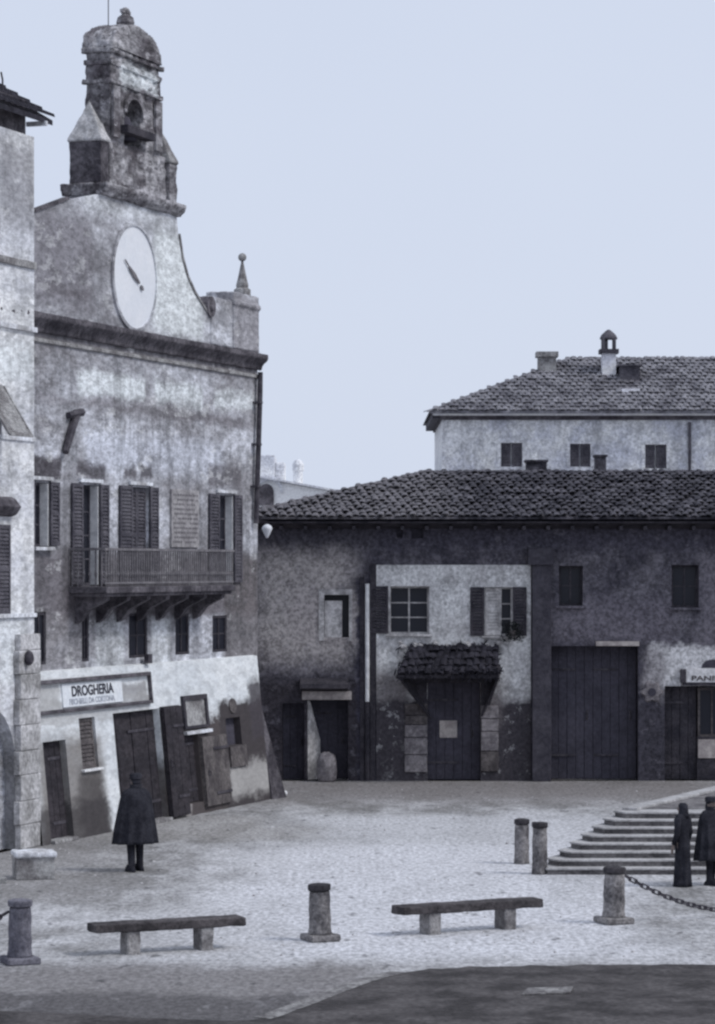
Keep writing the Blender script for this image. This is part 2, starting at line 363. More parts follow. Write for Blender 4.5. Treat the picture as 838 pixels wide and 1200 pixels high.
# ------------------------------------------------------------------ ground
def structure(o): o['kind'] = 'structure'; return o
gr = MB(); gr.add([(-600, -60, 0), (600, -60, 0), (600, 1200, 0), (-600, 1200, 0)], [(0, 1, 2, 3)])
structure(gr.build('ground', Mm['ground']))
edge = [(-420, 1168), (-200, 1176), (0, 1184), (150, 1192), (290, 1196), (345, 1182), (395, 1163), (440, 1147), (485, 1138), (560, 1133), (700, 1131), (838, 1131), (1100, 1132), (1500, 1133)]
def smooth_line(P, k=8, jx=.05, jy=.07):
    out = []
    for i in range(len(P)-1):
        a, b, c, d = P[max(0, i-1)], P[i], P[i+1], P[min(len(P)-1, i+2)]
        for j in range(k):
            t = j/k
            q = [.5*(2*b[m]+(c[m]-a[m])*t+(2*a[m]-5*b[m]+4*c[m]-d[m])*t*t+(3*b[m]-a[m]-3*c[m]+d[m])*t**3) for m in (0, 1)]
            out.append((q[0]+random.uniform(-jx, jx), q[1]+random.uniform(-jy, jy)))
    return out + [P[-1]]
E3 = smooth_line([(gx(x, y), gy(y)) for x, y in edge])
dp = MB(); pts = [(x, y, .004) for x, y in E3] + [(40, 8, .004), (-40, 8, .004)]
dp.add(pts, [tuple(range(len(pts)))])
structure(dp.build('dark_paving', Mm['dark_paving']))
kb = MB(); EK = smooth_line([(gx(x, y), gy(y)) for x, y in edge], 8, 0, 0)
for (x0, y0), (x1, y1), in zip(EK[34:62], EK[35:63]):
    d = Vector((x1-x0, y1-y0)).normalized(); nrm = Vector((-d.y, d.x))*.17
    kb.add([(x0-nrm.x*.5, y0-nrm.y*.5, .009), (x1-nrm.x*.5, y1-nrm.y*.5, .009), (x1+nrm.x, y1+nrm.y, .009), (x0+nrm.x, y0+nrm.y, .009)], [(0, 1, 2, 3)])
structure(kb.build('kerb_strip', Mm['kerb']))
sb = MB().slab([(gx(612, 1167), gy(1167)), (gx(668, 1165), gy(1165)), (gx(672, 1158.5), gy(1158.5)), (gx(618, 1160), gy(1160))], .005, .03)
structure(sb.build('paving_slab', Mm['kerb'], bevel=.008))
pb = MB()
for i in range(1100):
    py = random.choice((random.uniform(925, 1130), random.uniform(925, 1000)))
    px = random.uniform(-20, 860); x, y = gx(px, py), gy(py)
    if x > 3 and 50.6 < y < 62: continue
    r = random.uniform(.01, .026) if random.random() < .96 else random.uniform(.03, .045)
    h = r*random.uniform(.4, .9); a = random.random()*PI
    q = [(x+r*math.cos(a+t)*random.uniform(.7, 1.2), y+r*math.sin(a+t), 0) for t in (0, PI/2, PI, 3*PI/2)]
    pb.add(q + [(x+r*.4*math.cos(a+t), y+r*.4*math.sin(a+t), h) for t in (0, PI/2, PI, 3*PI/2)],
           [(0,1,5,4),(1,2,6,5),(2,3,7,6),(3,0,4,7),(4,5,6,7)])
po = pb.build('gravel', Mm['pebble']); po['kind'] = 'stuff'

# ------------------------------------------------------------------ shared helpers for openings
def shutter(fr, parent, u0, u1, n, z0, z1, mat, th=.04, name='shutter', mid=True):
    if u0 > u1: u0, u1 = u1, u0
    m = MB(); fw = min(.07, (u1-u0)*.2)
    m.box(fr, u0, u0+fw, n, n+th, z0, z1); m.box(fr, u1-fw, u1, n, n+th, z0, z1)
    a, b = u0+fw, u1-fw
    m.box(fr, a, b, n, n+th, z0, z0+.08); m.box(fr, a, b, n, n+th, z1-.08, z1)
    segs = [(z0+.08, z1-.08)]
    if mid: zc = (z0+z1)/2; m.box(fr, a, b, n, n+th, zc-.035, zc+.035); segs = [(z0+.08, zc-.035), (zc+.035, z1-.08)]
    for s0, s1 in segs:
        k = max(2, int((s1-s0)/.075))
        for i in range(k):
            za = s0+(s1-s0)*i/k; zb = s0+(s1-s0)*(i+.9)/k
            m.prismu(fr, [(n+th*.95, za), (n+th*.75, za), (n+th*.1, zb), (n+th*.3, zb)], a, b)
    return m.build(name, mat, parent)
def window(fr, parent, u0, u1, z0, z1, n, fmat, bars=(1, 2), fw=.06, pane=None, name='window'):
    if u0 > u1: u0, u1 = u1, u0
    m = MB()
    m.box(fr, u0, u0+fw, n, n+.06, z0, z1); m.box(fr, u1-fw, u1, n, n+.06, z0, z1)
    m.box(fr, u0+fw, u1-fw, n, n+.06, z0, z0+fw); m.box(fr, u0+fw, u1-fw, n, n+.06, z1-fw, z1)
    o = m.build(name, fmat, parent)
    a, b, c, d = u0+fw, u1-fw, z0+fw, z1-fw; nv, nh = bars
    b2 = MB()
    for i in range(nv):
        x = a+(b-a)*(i+1)/(nv+1); b2.box(fr, x-.022, x+.022, n+.012, n+.05, c, d)
    for i in range(nh):
        y = c+(d-c)*(i+1)/(nh+1); b2.box(fr, a, b, n+.015, n+.043, y-.016, y+.016)
    if b2.v: b2.build('glazing_bar', fmat, o)
    for i in range(nv+1):
        for j in range(nh+1):
            x0, x1 = a+(b-a)*i/(nv+1), a+(b-a)*(i+1)/(nv+1); y0, y1 = c+(d-c)*j/(nh+1), c+(d-c)*(j+1)/(nh+1)
            MB().box(fr, x0+.004, x1-.004, n+.02, n+.028, y0+.004, y1-.004).build('pane', pane or Mm['glass'], o)
    return o
def sill(fr, parent, u0, u1, z, n, mat, d=.12, h=.07):
    if u0 > u1: u0, u1 = u1, u0
    return MB().box(fr, u0-.08, u1+.08, n-.02, n+d, z-h, z).build('sill', mat, parent, bevel=.01)
def planks(fr, parent, u0, u1, n, z0, z1, mat, k, name='plank', th=.05):
    if u0 > u1: u0, u1 = u1, u0
    for i in range(k):
        a, b = u0+(u1-u0)*i/k, u0+(u1-u0)*(i+1)/k; j = random.uniform(-.012, .012)
        MB().box(fr, a+.006, b-.006, n, n+th+j, z0, z1).build(name, mat, parent)
def arc(u0, u1, zs, rise, k=12):
    c, a = (u0+u1)/2, (u1-u0)/2
    return [(c - a*math.cos(PI*i/k), zs + rise*math.sin(PI*i/k)) for i in range(k+1)]
def text(body, fr, u, z, n, height, width, mat, parent, name='lettering', usign=-1):
    cu = bpy.data.curves.new(name, 'FONT'); cu.body = body; cu.size = 1; cu.extrude = .01; cu.offset = .028; cu.align_x = 'CENTER'
    t = bpy.data.objects.new(name, cu); C.objects.link(t); bpy.context.view_layer.update()
    me = bpy.data.meshes.new_from_object(t.evaluated_get(bpy.context.evaluated_depsgraph_get()))
    C.objects.unlink(t); bpy.data.objects.remove(t)
    xs = [v.co.x for v in me.vertices]; ys = [v.co.y for v in me.vertices]
    sx = width/(max(xs)-min(xs)); sy = height/(max(ys)-min(ys)); x0 = (max(xs)+min(xs))/2; y0 = min(ys)
    o0 = ORG[parent.name]
    for v in me.vertices:
        v.co = Vector(fr.P(u + usign*(v.co.x-x0)*sx, n + v.co.z*.4, z + (v.co.y-y0)*sy)) - o0
    me.materials.append(mat); me.name = name
    o = bpy.data.objects.new(name, me); C.objects.link(o); o.parent = parent; ORG[o.name] = o0
    return o

# ------------------------------------------------------------------ clock building
UL = 14.2
pal = thing('clock_building', 'tall old building with white clock dial, long balcony and stone bell gable', 'building', FC.P(0, 0, 0))
wins = []                                              # (left shutter px, opening px0, px1, right shutter px, top row, bottom z, on balcony)
def zt(px, py): return FC.UZ(px, py)[1]
first = [(28, 38.5, 57, 70, 566, zt(56, 641), 0), (85, 95, 115.5, 128, 569, 5.12, 1), (141, 153, 174, 186, 572, 5.12, 1), (246, 255, 273, 284, 581, 5.12, 1)]
holes = []
for (a, b, c, d, ty, zb, bal) in first: holes.append((FC.U(b), FC.U(c), zb, zt(c, ty)))
mezz = [(40, 54, 717), (96, 104.5, 718), (151, 173, 718), (205.5, 222, 719), (249, 266, 721)]
for a, b, ty in mezz: holes.append((FC.U(a), FC.U(b), 3.55, zt(b, ty)))
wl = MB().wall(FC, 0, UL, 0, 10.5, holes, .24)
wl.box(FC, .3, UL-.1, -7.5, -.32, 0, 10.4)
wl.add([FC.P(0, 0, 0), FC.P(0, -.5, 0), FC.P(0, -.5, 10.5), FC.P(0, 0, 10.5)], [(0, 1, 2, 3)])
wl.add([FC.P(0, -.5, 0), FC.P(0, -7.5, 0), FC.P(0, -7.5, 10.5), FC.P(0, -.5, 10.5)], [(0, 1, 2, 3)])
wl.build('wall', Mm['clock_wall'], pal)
for i, (a, b, c, d, ty, zb, bal) in enumerate(first):
    ub, uc = FC.U(b), FC.U(c); ztp = zt(c, ty)
    w = window(FC, pal, ub, uc, zb, ztp, -.24, Mm['shutter'], (1, 3 if bal else 2))
    shutter(FC, w, uc, FC.U(d, .05), .02, zb+.03, ztp+.02, Mm['shutter'])
    if i == 2:
        shutter(FC, w, ub, (ub+uc)/2, -.1, zb+.03, ztp-.01, Mm['shutter']); shutter(FC, w, (ub+uc)/2, uc, -.1, zb+.03, ztp-.01, Mm['shutter'])
    shutter(FC, w, FC.U(a, .05), ub, .02, zb+.03, ztp+.02, Mm['shutter'])
    if i != 2: MB().box(FC, uc-.0, uc+.03, -.235, -.004, zb+.02, ztp-.01).build('jamb_lining', Mm['white_paint'], w)
    MB().box(FC, uc-.12, ub+.12, 0.002, .06, ztp+.05, ztp+.12).build('lintel', Mm['pale_stone'], w)
    if not bal: sill(FC, w, ub, uc, zb, 0, Mm['pale_stone'])
for a, b, ty in mezz:
    ua, ub = FC.U(a), FC.U(b)
    window(FC, pal, ua, ub, 3.55, zt(b, ty), -.08, Mm['dark_wood'], (1, 1))
# inscribed stone tablet
ta, tb = FC.U(199), FC.U(231); tz0, tz1 = 5.95, zt(215, 574)
tab = MB().box(FC, ta, tb, .002, .05, tz0, tz1).build('stone_tablet', M('tablet_stone', A(112, 112, 120), A(134, 135, 143), 2, grain=.3), pal, bevel=.01)
tl = MB(); zz = tz1-.1
while zz > tz0+.08:
    q = tb+.0
    x = min(ta, tb)+.08
    while x < max(ta, tb)-.1:
        wd = random.uniform(.06, .2); 
        if random.random() > .15: tl.box(FC, x, min(x+wd, max(ta, tb)-.07), .051, .054, zz-.045, zz)
        x += wd+.035
    zz -= .105
tl.build('carved_lines', M('carved', A(84, 84, 92), A(104, 104, 112), 4, grain=.2), tab)['kind'] = 'stuff'
# iron bracket, drainpipe
bx = MB(); p = lambda px, py, n: FC.P(*((lambda u: (u, n, FC.Z(py, u, n)))(FC.U(px, n))))
bx.tube([p(88, 483, 0.0), p(87, 490, .02), p(77, 530, .1)], [.1, .12, .07], 6)
bx.tube([p(80, 487, .05), p(96, 483, .05)], [.07, .09], 6)
bx.build('iron_bracket', Mm['iron'], pal)
dp_ = MB(); dp_.tube([FC.P(.12, .12, 10.15), FC.P(.14, .12, 9.6), FC.P(.34, .1, 6.55)], .065, 8)
for q in (9.4, 8.4, 7.4): dp_.box(FC, .12+(9.6-q)*.065, .32+(9.6-q)*.065, 0, .19, q, q+.05)
dp_.build('drainpipe', Mm['iron'], pal)
# cornice and string course
erode(MB().prismu(FC, [(0, 10.2), (.07, 10.2), (.1, 10.32), (.2, 10.42), (.25, 10.46), (.25, 10.57), (0, 10.62)], -.12, UL).build('cornice', Mm['dark_stone'], pal), .035, .05, .25)
MB().prismu(FC, [(0, 10.0), (.05, 10.02), (.05, 10.08), (0, 10.1)], -.01, UL).build('string_course', Mm['mid_stone'], pal)
# attic gable with concave shoulders
uc_ = FC.U(156.5); zc_ = FC.Z(325, uc_)
curve = [FC.UZ(x, y) for x, y in [(207, 252), (209, 275), (213, 302), (219, 324), (227, 342), (236, 357), (242, 366), (246, 369)]]
curve[0] = (curve[0][0], 13.35)
ls00 = (FC.U(118), 13.34); ls0 = (FC.U(80), FC.Z(234, FC.U(80))); ls1 = (FC.U(40), FC.Z(249, FC.U(40))); ls2 = (UL, ls1[1]-.45)
poly = [(curve[-1][0], 10.62)] + curve[::-1] + [ls00, (ls00[0], 10.62)]
MB().prism(FC, poly, -.72, 0).build('attic_gable', Mm['attic'], pal)
MB().prism(FC, [(ls00[0], 10.62), ls00, ls0, ls1, ls2, (UL, 10.62)], -.1, -.002).build('attic_shoulder', Mm['attic'], pal)
off = [(u-.06, z+.03) for u, z in curve]
MB().prism(FC, curve[1:] + off[1:][::-1], -.75, .03).build('coping', Mm['mid_stone'], pal)
MB().prism(FC, [ls0, ls1, ls2, (ls2[0], ls2[1]+.06), (ls1[0], ls1[1]+.06), (ls0[0], ls0[1]+.06)], -.12, .03).build('coping', Mm['dark_stone'], pal)
# corner piers with scroll and obelisk
for sgn in (1,):
    q = lambda u: u
    z1 = FC.Z(349, FC.U(258)); z2 = FC.Z(345, FC.U(290))
    u0, u1, u2 = 0.02, FC.U(272), FC.U(247)
    pr = MB().box(FC, q(u1), q(u2), -.6, .02, 10.62, z1); erode(pr.build('pier', Mm['attic'], pal), .035, .08, .3)
    pr = MB().box(FC, q(u0), q(u1), -.66, .05, 10.62, z2)
    pr.box(FC, q(u0-.03), q(u1+.03), -.7, .1, z2-.32, z2-.22); pier = erode(pr.build('pier', Mm['attic'], pal), .035, .06, .3)
    sc = MB(); us, zs = FC.UZ(246, 362)
    ring = lambda r, n: [FC.P(q(us)+r*math.cos(2*PI*j/20), n, zs+.05+r*math.sin(2*PI*j/20)) for j in range(20)]
    sc.sweep([ring(.24, -.62), ring(.24, .05)]); sc.sweep([ring(.12, .05), ring(.09, .1)])
    sc.build('scroll', Mm['dark_stone'], pal)
    fn = MB(); uo = FC.U(284, -.3); zb = z2; c0 = FC.P(q(uo), -.3, 0)
    fn.lathe((c0[0], c0[1], zb), [(.2, 0), (.2, .16), (.14, .2), (.15, .26), (.11, .42), (.06, .66), (.03, .8), (.028, .84)], 10)
    fn.ball((c0[0], c0[1], zb+.93), .1)
    fn.build('finial', Mm['mid_stone'], pal)
# clock dial
dl = MB(); R = 1.1
rg = lambda r, n: [FC.P(uc_+r*math.cos(2*PI*j/48), n, zc_+r*math.sin(2*PI*j/48)) for j in range(48)]
dl.sweep([rg(R, -.02), rg(R, .03)]); dial = dl.build('clock_dial', Mm['dial'], pal)
rm = MB(); rm.sweep([rg(R+.07, 0.002), rg(R+.07, .05), rg(R+.0, .06), rg(R-.0, .03)], caps=False); rm.build('dial_rim', Mm['attic'], dial)
def hand(px0, py0, px1, py1, w, nm):
    a, b = FC.UZ(px0, py0, .05), FC.UZ(px1, py1, .05); d = Vector((b[0]-a[0], b[1]-a[1])).normalized(); nr = Vector((-d.y, d.x))*w
    m_ = MB(); m_.prism(FC, [(a[0]-nr.x*.5, a[1]-nr.y*.5), ((a[0]+b[0])/2-nr.x, (a[1]+b[1])/2-nr.y), (b[0]-nr.x*.4, b[1]-nr.y*.4), (b[0]+nr.x*.4, b[1]+nr.y*.4), ((a[0]+b[0])/2+nr.x, (a[1]+b[1])/2+nr.y), (a[0]+nr.x*.5, a[1]+nr.y*.5)], .05, .075)
    m_.build(nm, Mm['rail_iron'], dial)
hand(151, 313, 163, 332, .055, 'hour_hand'); hand(146, 304, 151.5, 313.5, .012, 'minute_hand'); hand(164.5, 335, 167.5, 340, .045, 'hand_counterweight')
# top cornice and bell gable
ur, ul = FC.U(207), FC.U(118)
erode(MB().prismu(FC, [(-.86, 13.32), (.06, 13.32), (.16, 13.42), (.2, 13.5), (.2, 13.58), (-.92, 13.58)], ur-.12, ul+.1).build('gable_cornice', Mm['bell_stone'], pal), .03, .06, .25)
sr, sl_ = FC.U(188), FC.U(130)
gb = MB(); D = -.6
z1 = FC.Z(171, FC.U(157))
gb.box(FC, ur+.55, ul-.5, -.7, -.02, 13.58, z1)
ao0, ao1 = FC.U(166), FC.U(147); az0, azs, azc = z1, FC.Z(136, FC.U(157)), FC.Z(117, FC.U(157))
zt_ = FC.Z(58, FC.U(130))
gb.box(FC, sr, ao0, D, -.0, z1, zt_); gb.box(FC, ao1, sl_, D, -.0, z1, zt_)
ap = arc(ao0, ao1, azs, azc-azs)
gb.prism(FC, [(ao0, zt_), (ao0, azs)] + ap[1:-1] + [(ao1, azs), (ao1, zt_)], D, 0)
bell_body = erode(gb.build('bell_gable', Mm['bell_stone'], pal), .03, .15, .3)
# entablature and curved pediment
for za, zb2, pr_ in ((FC.Z(97, sl_), FC.Z(91, sl_), .05), (FC.Z(75, sl_), FC.Z(68, sl_), .04), (FC.Z(61, sl_), zt_+.06, .07)):
    erode(MB().box(FC, sr-pr_, sl_+pr_, D-pr_, pr_, za, zb2).build('moulding', Mm['bell_stone'], bell_body), .025, .1, .2)
pd = arc(sr-.04, sl_+.04, zt_+.06, .66, 16)
erode(MB().prism(FC, pd, D-.08, .06).build('curved_pediment', Mm['bell_stone'], bell_body), .035, .12, .3)
pd2 = arc(sr+.15, sl_-.15, zt_+.06, .44, 16)
MB().prism(FC, pd2, .06, .1).build('pediment_panel', Mm['bell_stone'], bell_body)
# arch trim, bell, yoke
tr = MB(); ar2 = arc(ao0-.12, ao1+.12, azs, azc-azs+.12)
tr.prism(FC, ap + ar2[::-1], 0.0, .05); tr.build('arch_trim', Mm['bell_stone'], bell_body)
MB().box(FC, ao0-.25, ao1+.35, -.02, .22, FC.Z(157, FC.U(157))-.08, FC.Z(157, FC.U(157))+.08).build('beam', Mm['dark_wood'], bell_body)
MB().box(FC, ao0+.005, ao1-.005, D+.02, D+.08, az0, azc).build('arch_backing', Mm['dark_void'], bell_body)
bc = FC.P((ao0+ao1)/2, -.25, z1+.12)
MB().lathe(bc, [(.3, 0), (.29, .06), (.23, .18), (.19, .36), (.14, .5), (.04, .54)], 16).build('bell', Mm['dark_void'], bell_body, smooth=True)
# framing pilasters on the front of the gable
for a, b in ((sr+.02, sr+.35), (sl_-.35, sl_-.02)):
    MB().box(FC, a, b, 0.0, .06, z1+.05, FC.Z(99, sl_)).build('pilaster', Mm['bell_stone'], bell_body)
# end piers with pyramids
zp = FC.Z(161, ul)
for u0, u1 in ((ul-.4, ul), (ur, ur+.4)):
    erode(MB().box(FC, u0, u1, -.74, 0.015, 13.58, zp-.06).build('pier', Mm['dark_stone'] if u1 == ul else Mm['bell_stone'], bell_body), .03, .07, .3)
    pm = MB(); um = (u0+u1)/2
    b4 = [FC.P(u0-.03, -.77, zp-.06), FC.P(u1+.03, -.77, zp-.06), FC.P(u1+.03, .045, zp-.06), FC.P(u0-.03, .045, zp-.06)]
    t4 = [(p_[0], p_[1], zp) for p_ in b4]
    pm.add(b4+t4+[FC.P(um, -.36, zp+.85)], [(3,2,1,0),(0,1,5,4),(1,2,6,5),(2,3,7,6),(3,0,4,7),(4,5,8),(5,6,8),(6,7,8),(7,4,8)])
    erode(pm.build('pyramid_cap', Mm['quoin'] if u1 == ul else Mm['mid_stone'], bell_body), .03, .05, .3)
bs_ = FC.P(ur+.05, -.3, 0)
kb_ = MB(); kb_.ball((bs_[0]+.14, bs_[1]+.2, FC.Z(195, ur)), .16); kb_.build('ball_ornament', Mm['bell_stone'], bell_body, smooth=True)
# finial on top and lightning rod
oc = FC.P(FC.U(147, -.28), -.28, zt_+.62); orn = MB()
orn.lathe(oc, [(.26, -.12), (.24, .05), (.16, .1), (.2, .2), (.17, .32), (.08, .38)], 10); orn.ball((oc[0], oc[1], oc[2]+.44), .1)
orn.box(FC, FC.U(147, -.28)-.2, FC.U(147, -.28)+.2, -.32, -.24, oc[2]+.4, oc[2]+.47)
orn.build('finial', Mm['bell_stone'], bell_body)
rc = FC.P(FC.U(127, -.4), -.4, zt_+.2)
MB().tube([rc, (rc[0], rc[1], rc[2]+1.2)], .012, 5).build('lightning_rod', Mm['iron'], bell_body)
# balcony
nb = .8; b_r = FC.U(273, nb); b_l = FC.U(81)
bal = MB().box(FC, b_r-.02, b_l+.02, 0, nb+.06, 4.97, 5.1)
bal.box(FC, b_r+.05, b_l-.05, 0, nb, 4.9, 4.97)
bal = bal.build('balcony', Mm['dark_stone'], pal, bevel=.02)
k = 7
for i in range(k):
    u = b_r+.35+(b_l-b_r-.7)*i/(k-1)
    MB().prismu(FC, [(0.002, 4.34), (.12, 4.4), (.3, 4.62), (.7, 4.82), (.72, 4.9), (0.002, 4.9)], u-.09, u+.09).build('corbel', Mm['dark_stone'], bal)
rl = MB(); zr = 5.9
rl.box(FC, b_r-.03, b_l+.03, nb-.03, nb+.03, zr-.05, zr); rl.box(FC, b_l-.03, b_l+.03, 0, nb-.03, zr-.05, zr); rl.box(FC, b_r-.03, b_r+.03, 0, nb-.03, zr-.05, zr)
rl.box(FC, b_r, b_l, nb-.02, nb+.02, 5.16, 5.2)
rl.build('handrail', Mm['rail_iron'], bal)
bm_ = MB().lathe((0, 0, 0), [(.016, 5.1), (.016, 5.3), (.03, 5.36), (.016, 5.42), (.016, zr-.04)], 6)
first_b = None; nB = 58
spots = [(b_r+(b_l-b_r)*(i+.5)/nB, nb) for i in range(nB)] + [(b_l, nb*(i+.5)/6) for i in range(6)]
for u, n in spots:
    x, y, _ = FC.P(u, n, 0)
    if first_b is None:
        first_b = bm_.build('baluster', Mm['rail_iron'], None); me_b = first_b.data; first_b.parent = bal
        first_b.location = Vector((x, y, 0)) - ORG[bal.name]
    else: place('baluster', me_b, bal, (x, y, 0))

# ------------------------------------------------------------------ shop front with leaning wall
shop = thing('shop_front', 'low whitewashed shop front with a leaning wall, dark doorways and a painted sign', 'shop', FS.P(3, 0, 0))
su0 = FS.UZ(317, 939)[0]; su1 = FS.UZ(50, 990)[0]
def R(x0, y0, x1, y1):
    a, b = FS.UZ(x0, y0), FS.UZ(x1, y1); return (a[0], b[0], min(a[1], b[1]), max(a[1], b[1]))
dA = R(50, 870, 84, 985); dA = (FS.UZ(50, 872)[0], FS.UZ(77, 870)[0], 0.0, dA[3])
wB = R(92, 842, 116, 899)
dC = (FS.UZ(132, 836)[0], FS.UZ(186, 832)[0], 0.0, FS.UZ(160, 833)[1])
dE = (FS.UZ(213, 853)[0], FS.UZ(231, 853)[0], .25, FS.UZ(222, 857)[1])
dG = R(264, 842, 284, 872)
sw = MB().wall(FS, su0, su1, 0, 3.4, [dA, wB, dC, dE, dG], .22)
sw.add([FS.P(su0, 0, 3.4), FS.P(su1, 0, 3.4), FC.P(su1, 0, 3.42), FC.P(su0, 0, 3.42)], [(0, 1, 2, 3)])
sw.add([FS.P(su0, 0, 0), FS.P(su0, 0, 3.4), FC.P(su0, 0, 3.42), FC.P(su0, 0, 0)], [(0, 1, 2, 3)])
sw.build('wall', Mm['shop_wall'], shop)
def leaf(fr, parent, a, b, z0, z1, n, mat, k, name='door'):
    d = MB().box(fr, a, b, n-.05, n, z0, z1).build(name, mat, parent); planks(fr, d, a, b, n, z0+.02, z1-.01, mat, k)
    a, b = min(a, b), max(a, b); hh = z1-z0
    for t in (.18, .82): MB().box(fr, a+.01, a+(b-a)*.6, n+.05, n+.075, z0+hh*t-.03, z0+hh*t+.03).build('hinge', Mm['iron'], d, bevel=.006)
    h_ = MB(); h_.box(fr, b-(b-a)*.14-.03, b-(b-a)*.14+.03, n+.05, n+.07, z0+hh*.44, z0+hh*.52); h_.tube([fr.P(b-(b-a)*.14, n+.07, z0+hh*.45), fr.P(b-(b-a)*.14, n+.12, z0+hh*.46), fr.P(b-(b-a)*.14, n+.12, z0+hh*.5), fr.P(b-(b-a)*.14, n+.07, z0+hh*.51)], .012, 6)
    h_.build('handle', Mm['iron'], d)
    return d
leaf(FS, shop, dA[0], dA[1], 0, dA[3], -.2, Mm['shop_dark'], 4)
leaf(FS, shop, dC[0], dC[1], 0, dC[3], -.2, Mm['shop_dark'], 6)
leaf(FS, shop, dE[0], dE[1], dE[2], dE[3], -.18, Mm['shop_dark'], 3)
MB().box(FS, dG[0], dG[1], -.2, -.17, dG[2], dG[3]).build('hatch', Mm['dark_void'], shop)
shutter(FS, shop, wB[0], wB[1], -.1, wB[2], wB[3], Mm['brown_wood'], name='window_shutter')
sill(FS, shop, wB[0], wB[1], wB[2], 0, Mm['white_paint'], .08, .05)
for q in (dA, dC): MB().box(FS, q[0]+.02, q[1]-.02, -.18, .1, 0.001, .07).build('threshold', Mm['mid_stone'], shop, bevel=.012)
# open leaf folded beside the big doorway
l0, l1 = FS.UZ(186, 832)[0], FS.UZ(207, 832)[0]
leaf(FS, shop, l0-.01, l1, .05, dC[3]+.03, .07, Mm['shop_dark'], 3, 'door_leaf')
# broad weathered door right of the narrow one, with a paper board above
e0, e1 = FS.UZ(232, 860)[0], FS.UZ(262, 860)[0]
leaf(FS, shop, e0, e1, .12, FS.UZ(246, 862)[1], .03, Mm['brown_wood'], 5)
n0, n1, nz0, nz1 = R(211, 816, 243, 851)
nbd = MB(); f_ = .1
a_, b2_ = min(n0, n1), max(n0, n1)
nbd.box(FS, a_, a_+f_*1.2, 0, .07, nz0, nz1); nbd.box(FS, b2_-f_*1.2, b2_, 0, .07, nz0, nz1); nbd.box(FS, a_+f_*1.2, b2_-f_*1.2, 0, .07, nz0, nz0+f_*.6); nbd.box(FS, a_+f_*1.2, b2_-f_*1.2, 0, .07, nz1-f_, nz1)
nbo = nbd.build('notice_frame', Mm['dark_wood'], shop)
MB().box(FS, a_+f_*1.2, b2_-f_*1.2, .005, .03, nz0+f_*.6, nz1-f_).build('notice_panel', Mm['mid_stone'], nbo)
MB().box(FS, a_-.02, b2_+.05, 0.003, .12, nz0-.12, nz0-.05).build('ledge', Mm['pale_stone'], shop)
# round niche and stone jamb
uq, zq = FS.UZ(272, 827)
rr_ = lambda r, n: [FS.P(uq+r*1.25*math.cos(2*PI*j/20), n, zq+r*math.sin(2*PI*j/20)) for j in range(20)]
MB().sweep([rr_(.17, 0.002), rr_(.17, .03)]).build('round_niche', Mm['brown_wood'], shop)
MB().box(FS, FS.UZ(268, 880)[0], FS.UZ(287, 880)[0], .003, .05, .9, FS.UZ(276, 874)[1]).build('jamb', Mm['brown_wood'], shop)
# sign between two mouldings
s0, s1 = FS.UZ(173, 800)[0], su1+.0
zs1 = FS.UZ(120, 796)[1]; zs0 = FS.UZ(120, 826)[1]
MB().box(FS, s0, s1, .0, .1, zs1, zs1+.08).build('moulding', Mm['dark_stone'], shop, bevel=.015)
MB().box(FS, s0, s1, .0, .08, zs0-.07, zs0).build('moulding', Mm['dark_stone'], shop, bevel=.015)
MB().box(FS, s0-.05, s0, .0, .08, zs0-.07, zs1+.08).build('moulding', Mm['dark_stone'], shop)
MB().box(FS, s0-.12, s0+.1, .0, .1, zs1+.26, zs1+.46).build('iron_clamp', Mm['iron'], shop)
q0, q1 = FS.UZ(142, 810)[0], FS.UZ(72, 815)[0]
sgn_ = MB().box(FS, q0, q1, .002, .03, zs0+.03, zs1-.03).build('sign_board', Mm['sign_board'], shop)
ua, ub = FS.UZ(82, 806)[0], FS.UZ(131, 802)[0]
text('DROGHERIA', FS, (ua+ub)/2, zs1-.3, .034, .22, abs(ua-ub), Mm['ink'], sgn_)
ua, ub = FS.UZ(80, 825)[0], FS.UZ(133, 820)[0]
text('FISCHIELLI DA CORTONA', FS, (ua+ub)/2, zs0+.07, .033, .12, abs(ua-ub), Mm['faded_ink'], sgn_)
# old boards propped at the far corner, white stone at their foot
cb_ = MB()
cb_.add([FS.P(su0-.02, -.1, 2.55), FS.P(su0-.3, -.2, 2.5), FS.P(su0-.75, .12, 0), FS.P(su0-.02, .05, 0),
         FS.P(su0-.02, -.4, 2.55), FS.P(su0-.3, -.5, 2.5), FS.P(su0-.65, -.7, 0), FS.P(su0-.02, -.7, 0)],
        [(0,1,2,3),(7,6,5,4),(0,4,5,1),(1,5,6,2),(2,6,7,3),(3,7,4,0)])
cb_.build('buttress', Mm['dark_stone'], shop)
ws = MB(); wx, wy = gx(332, 933), gy(933)
ws.ball((wx, wy, .07), .1, 8, .75); tag(recenter(ws.build('loose_stone', Mm['white_paint'], jitter=.012)), 'small white stone lying at the foot of the shop corner', 'stone')

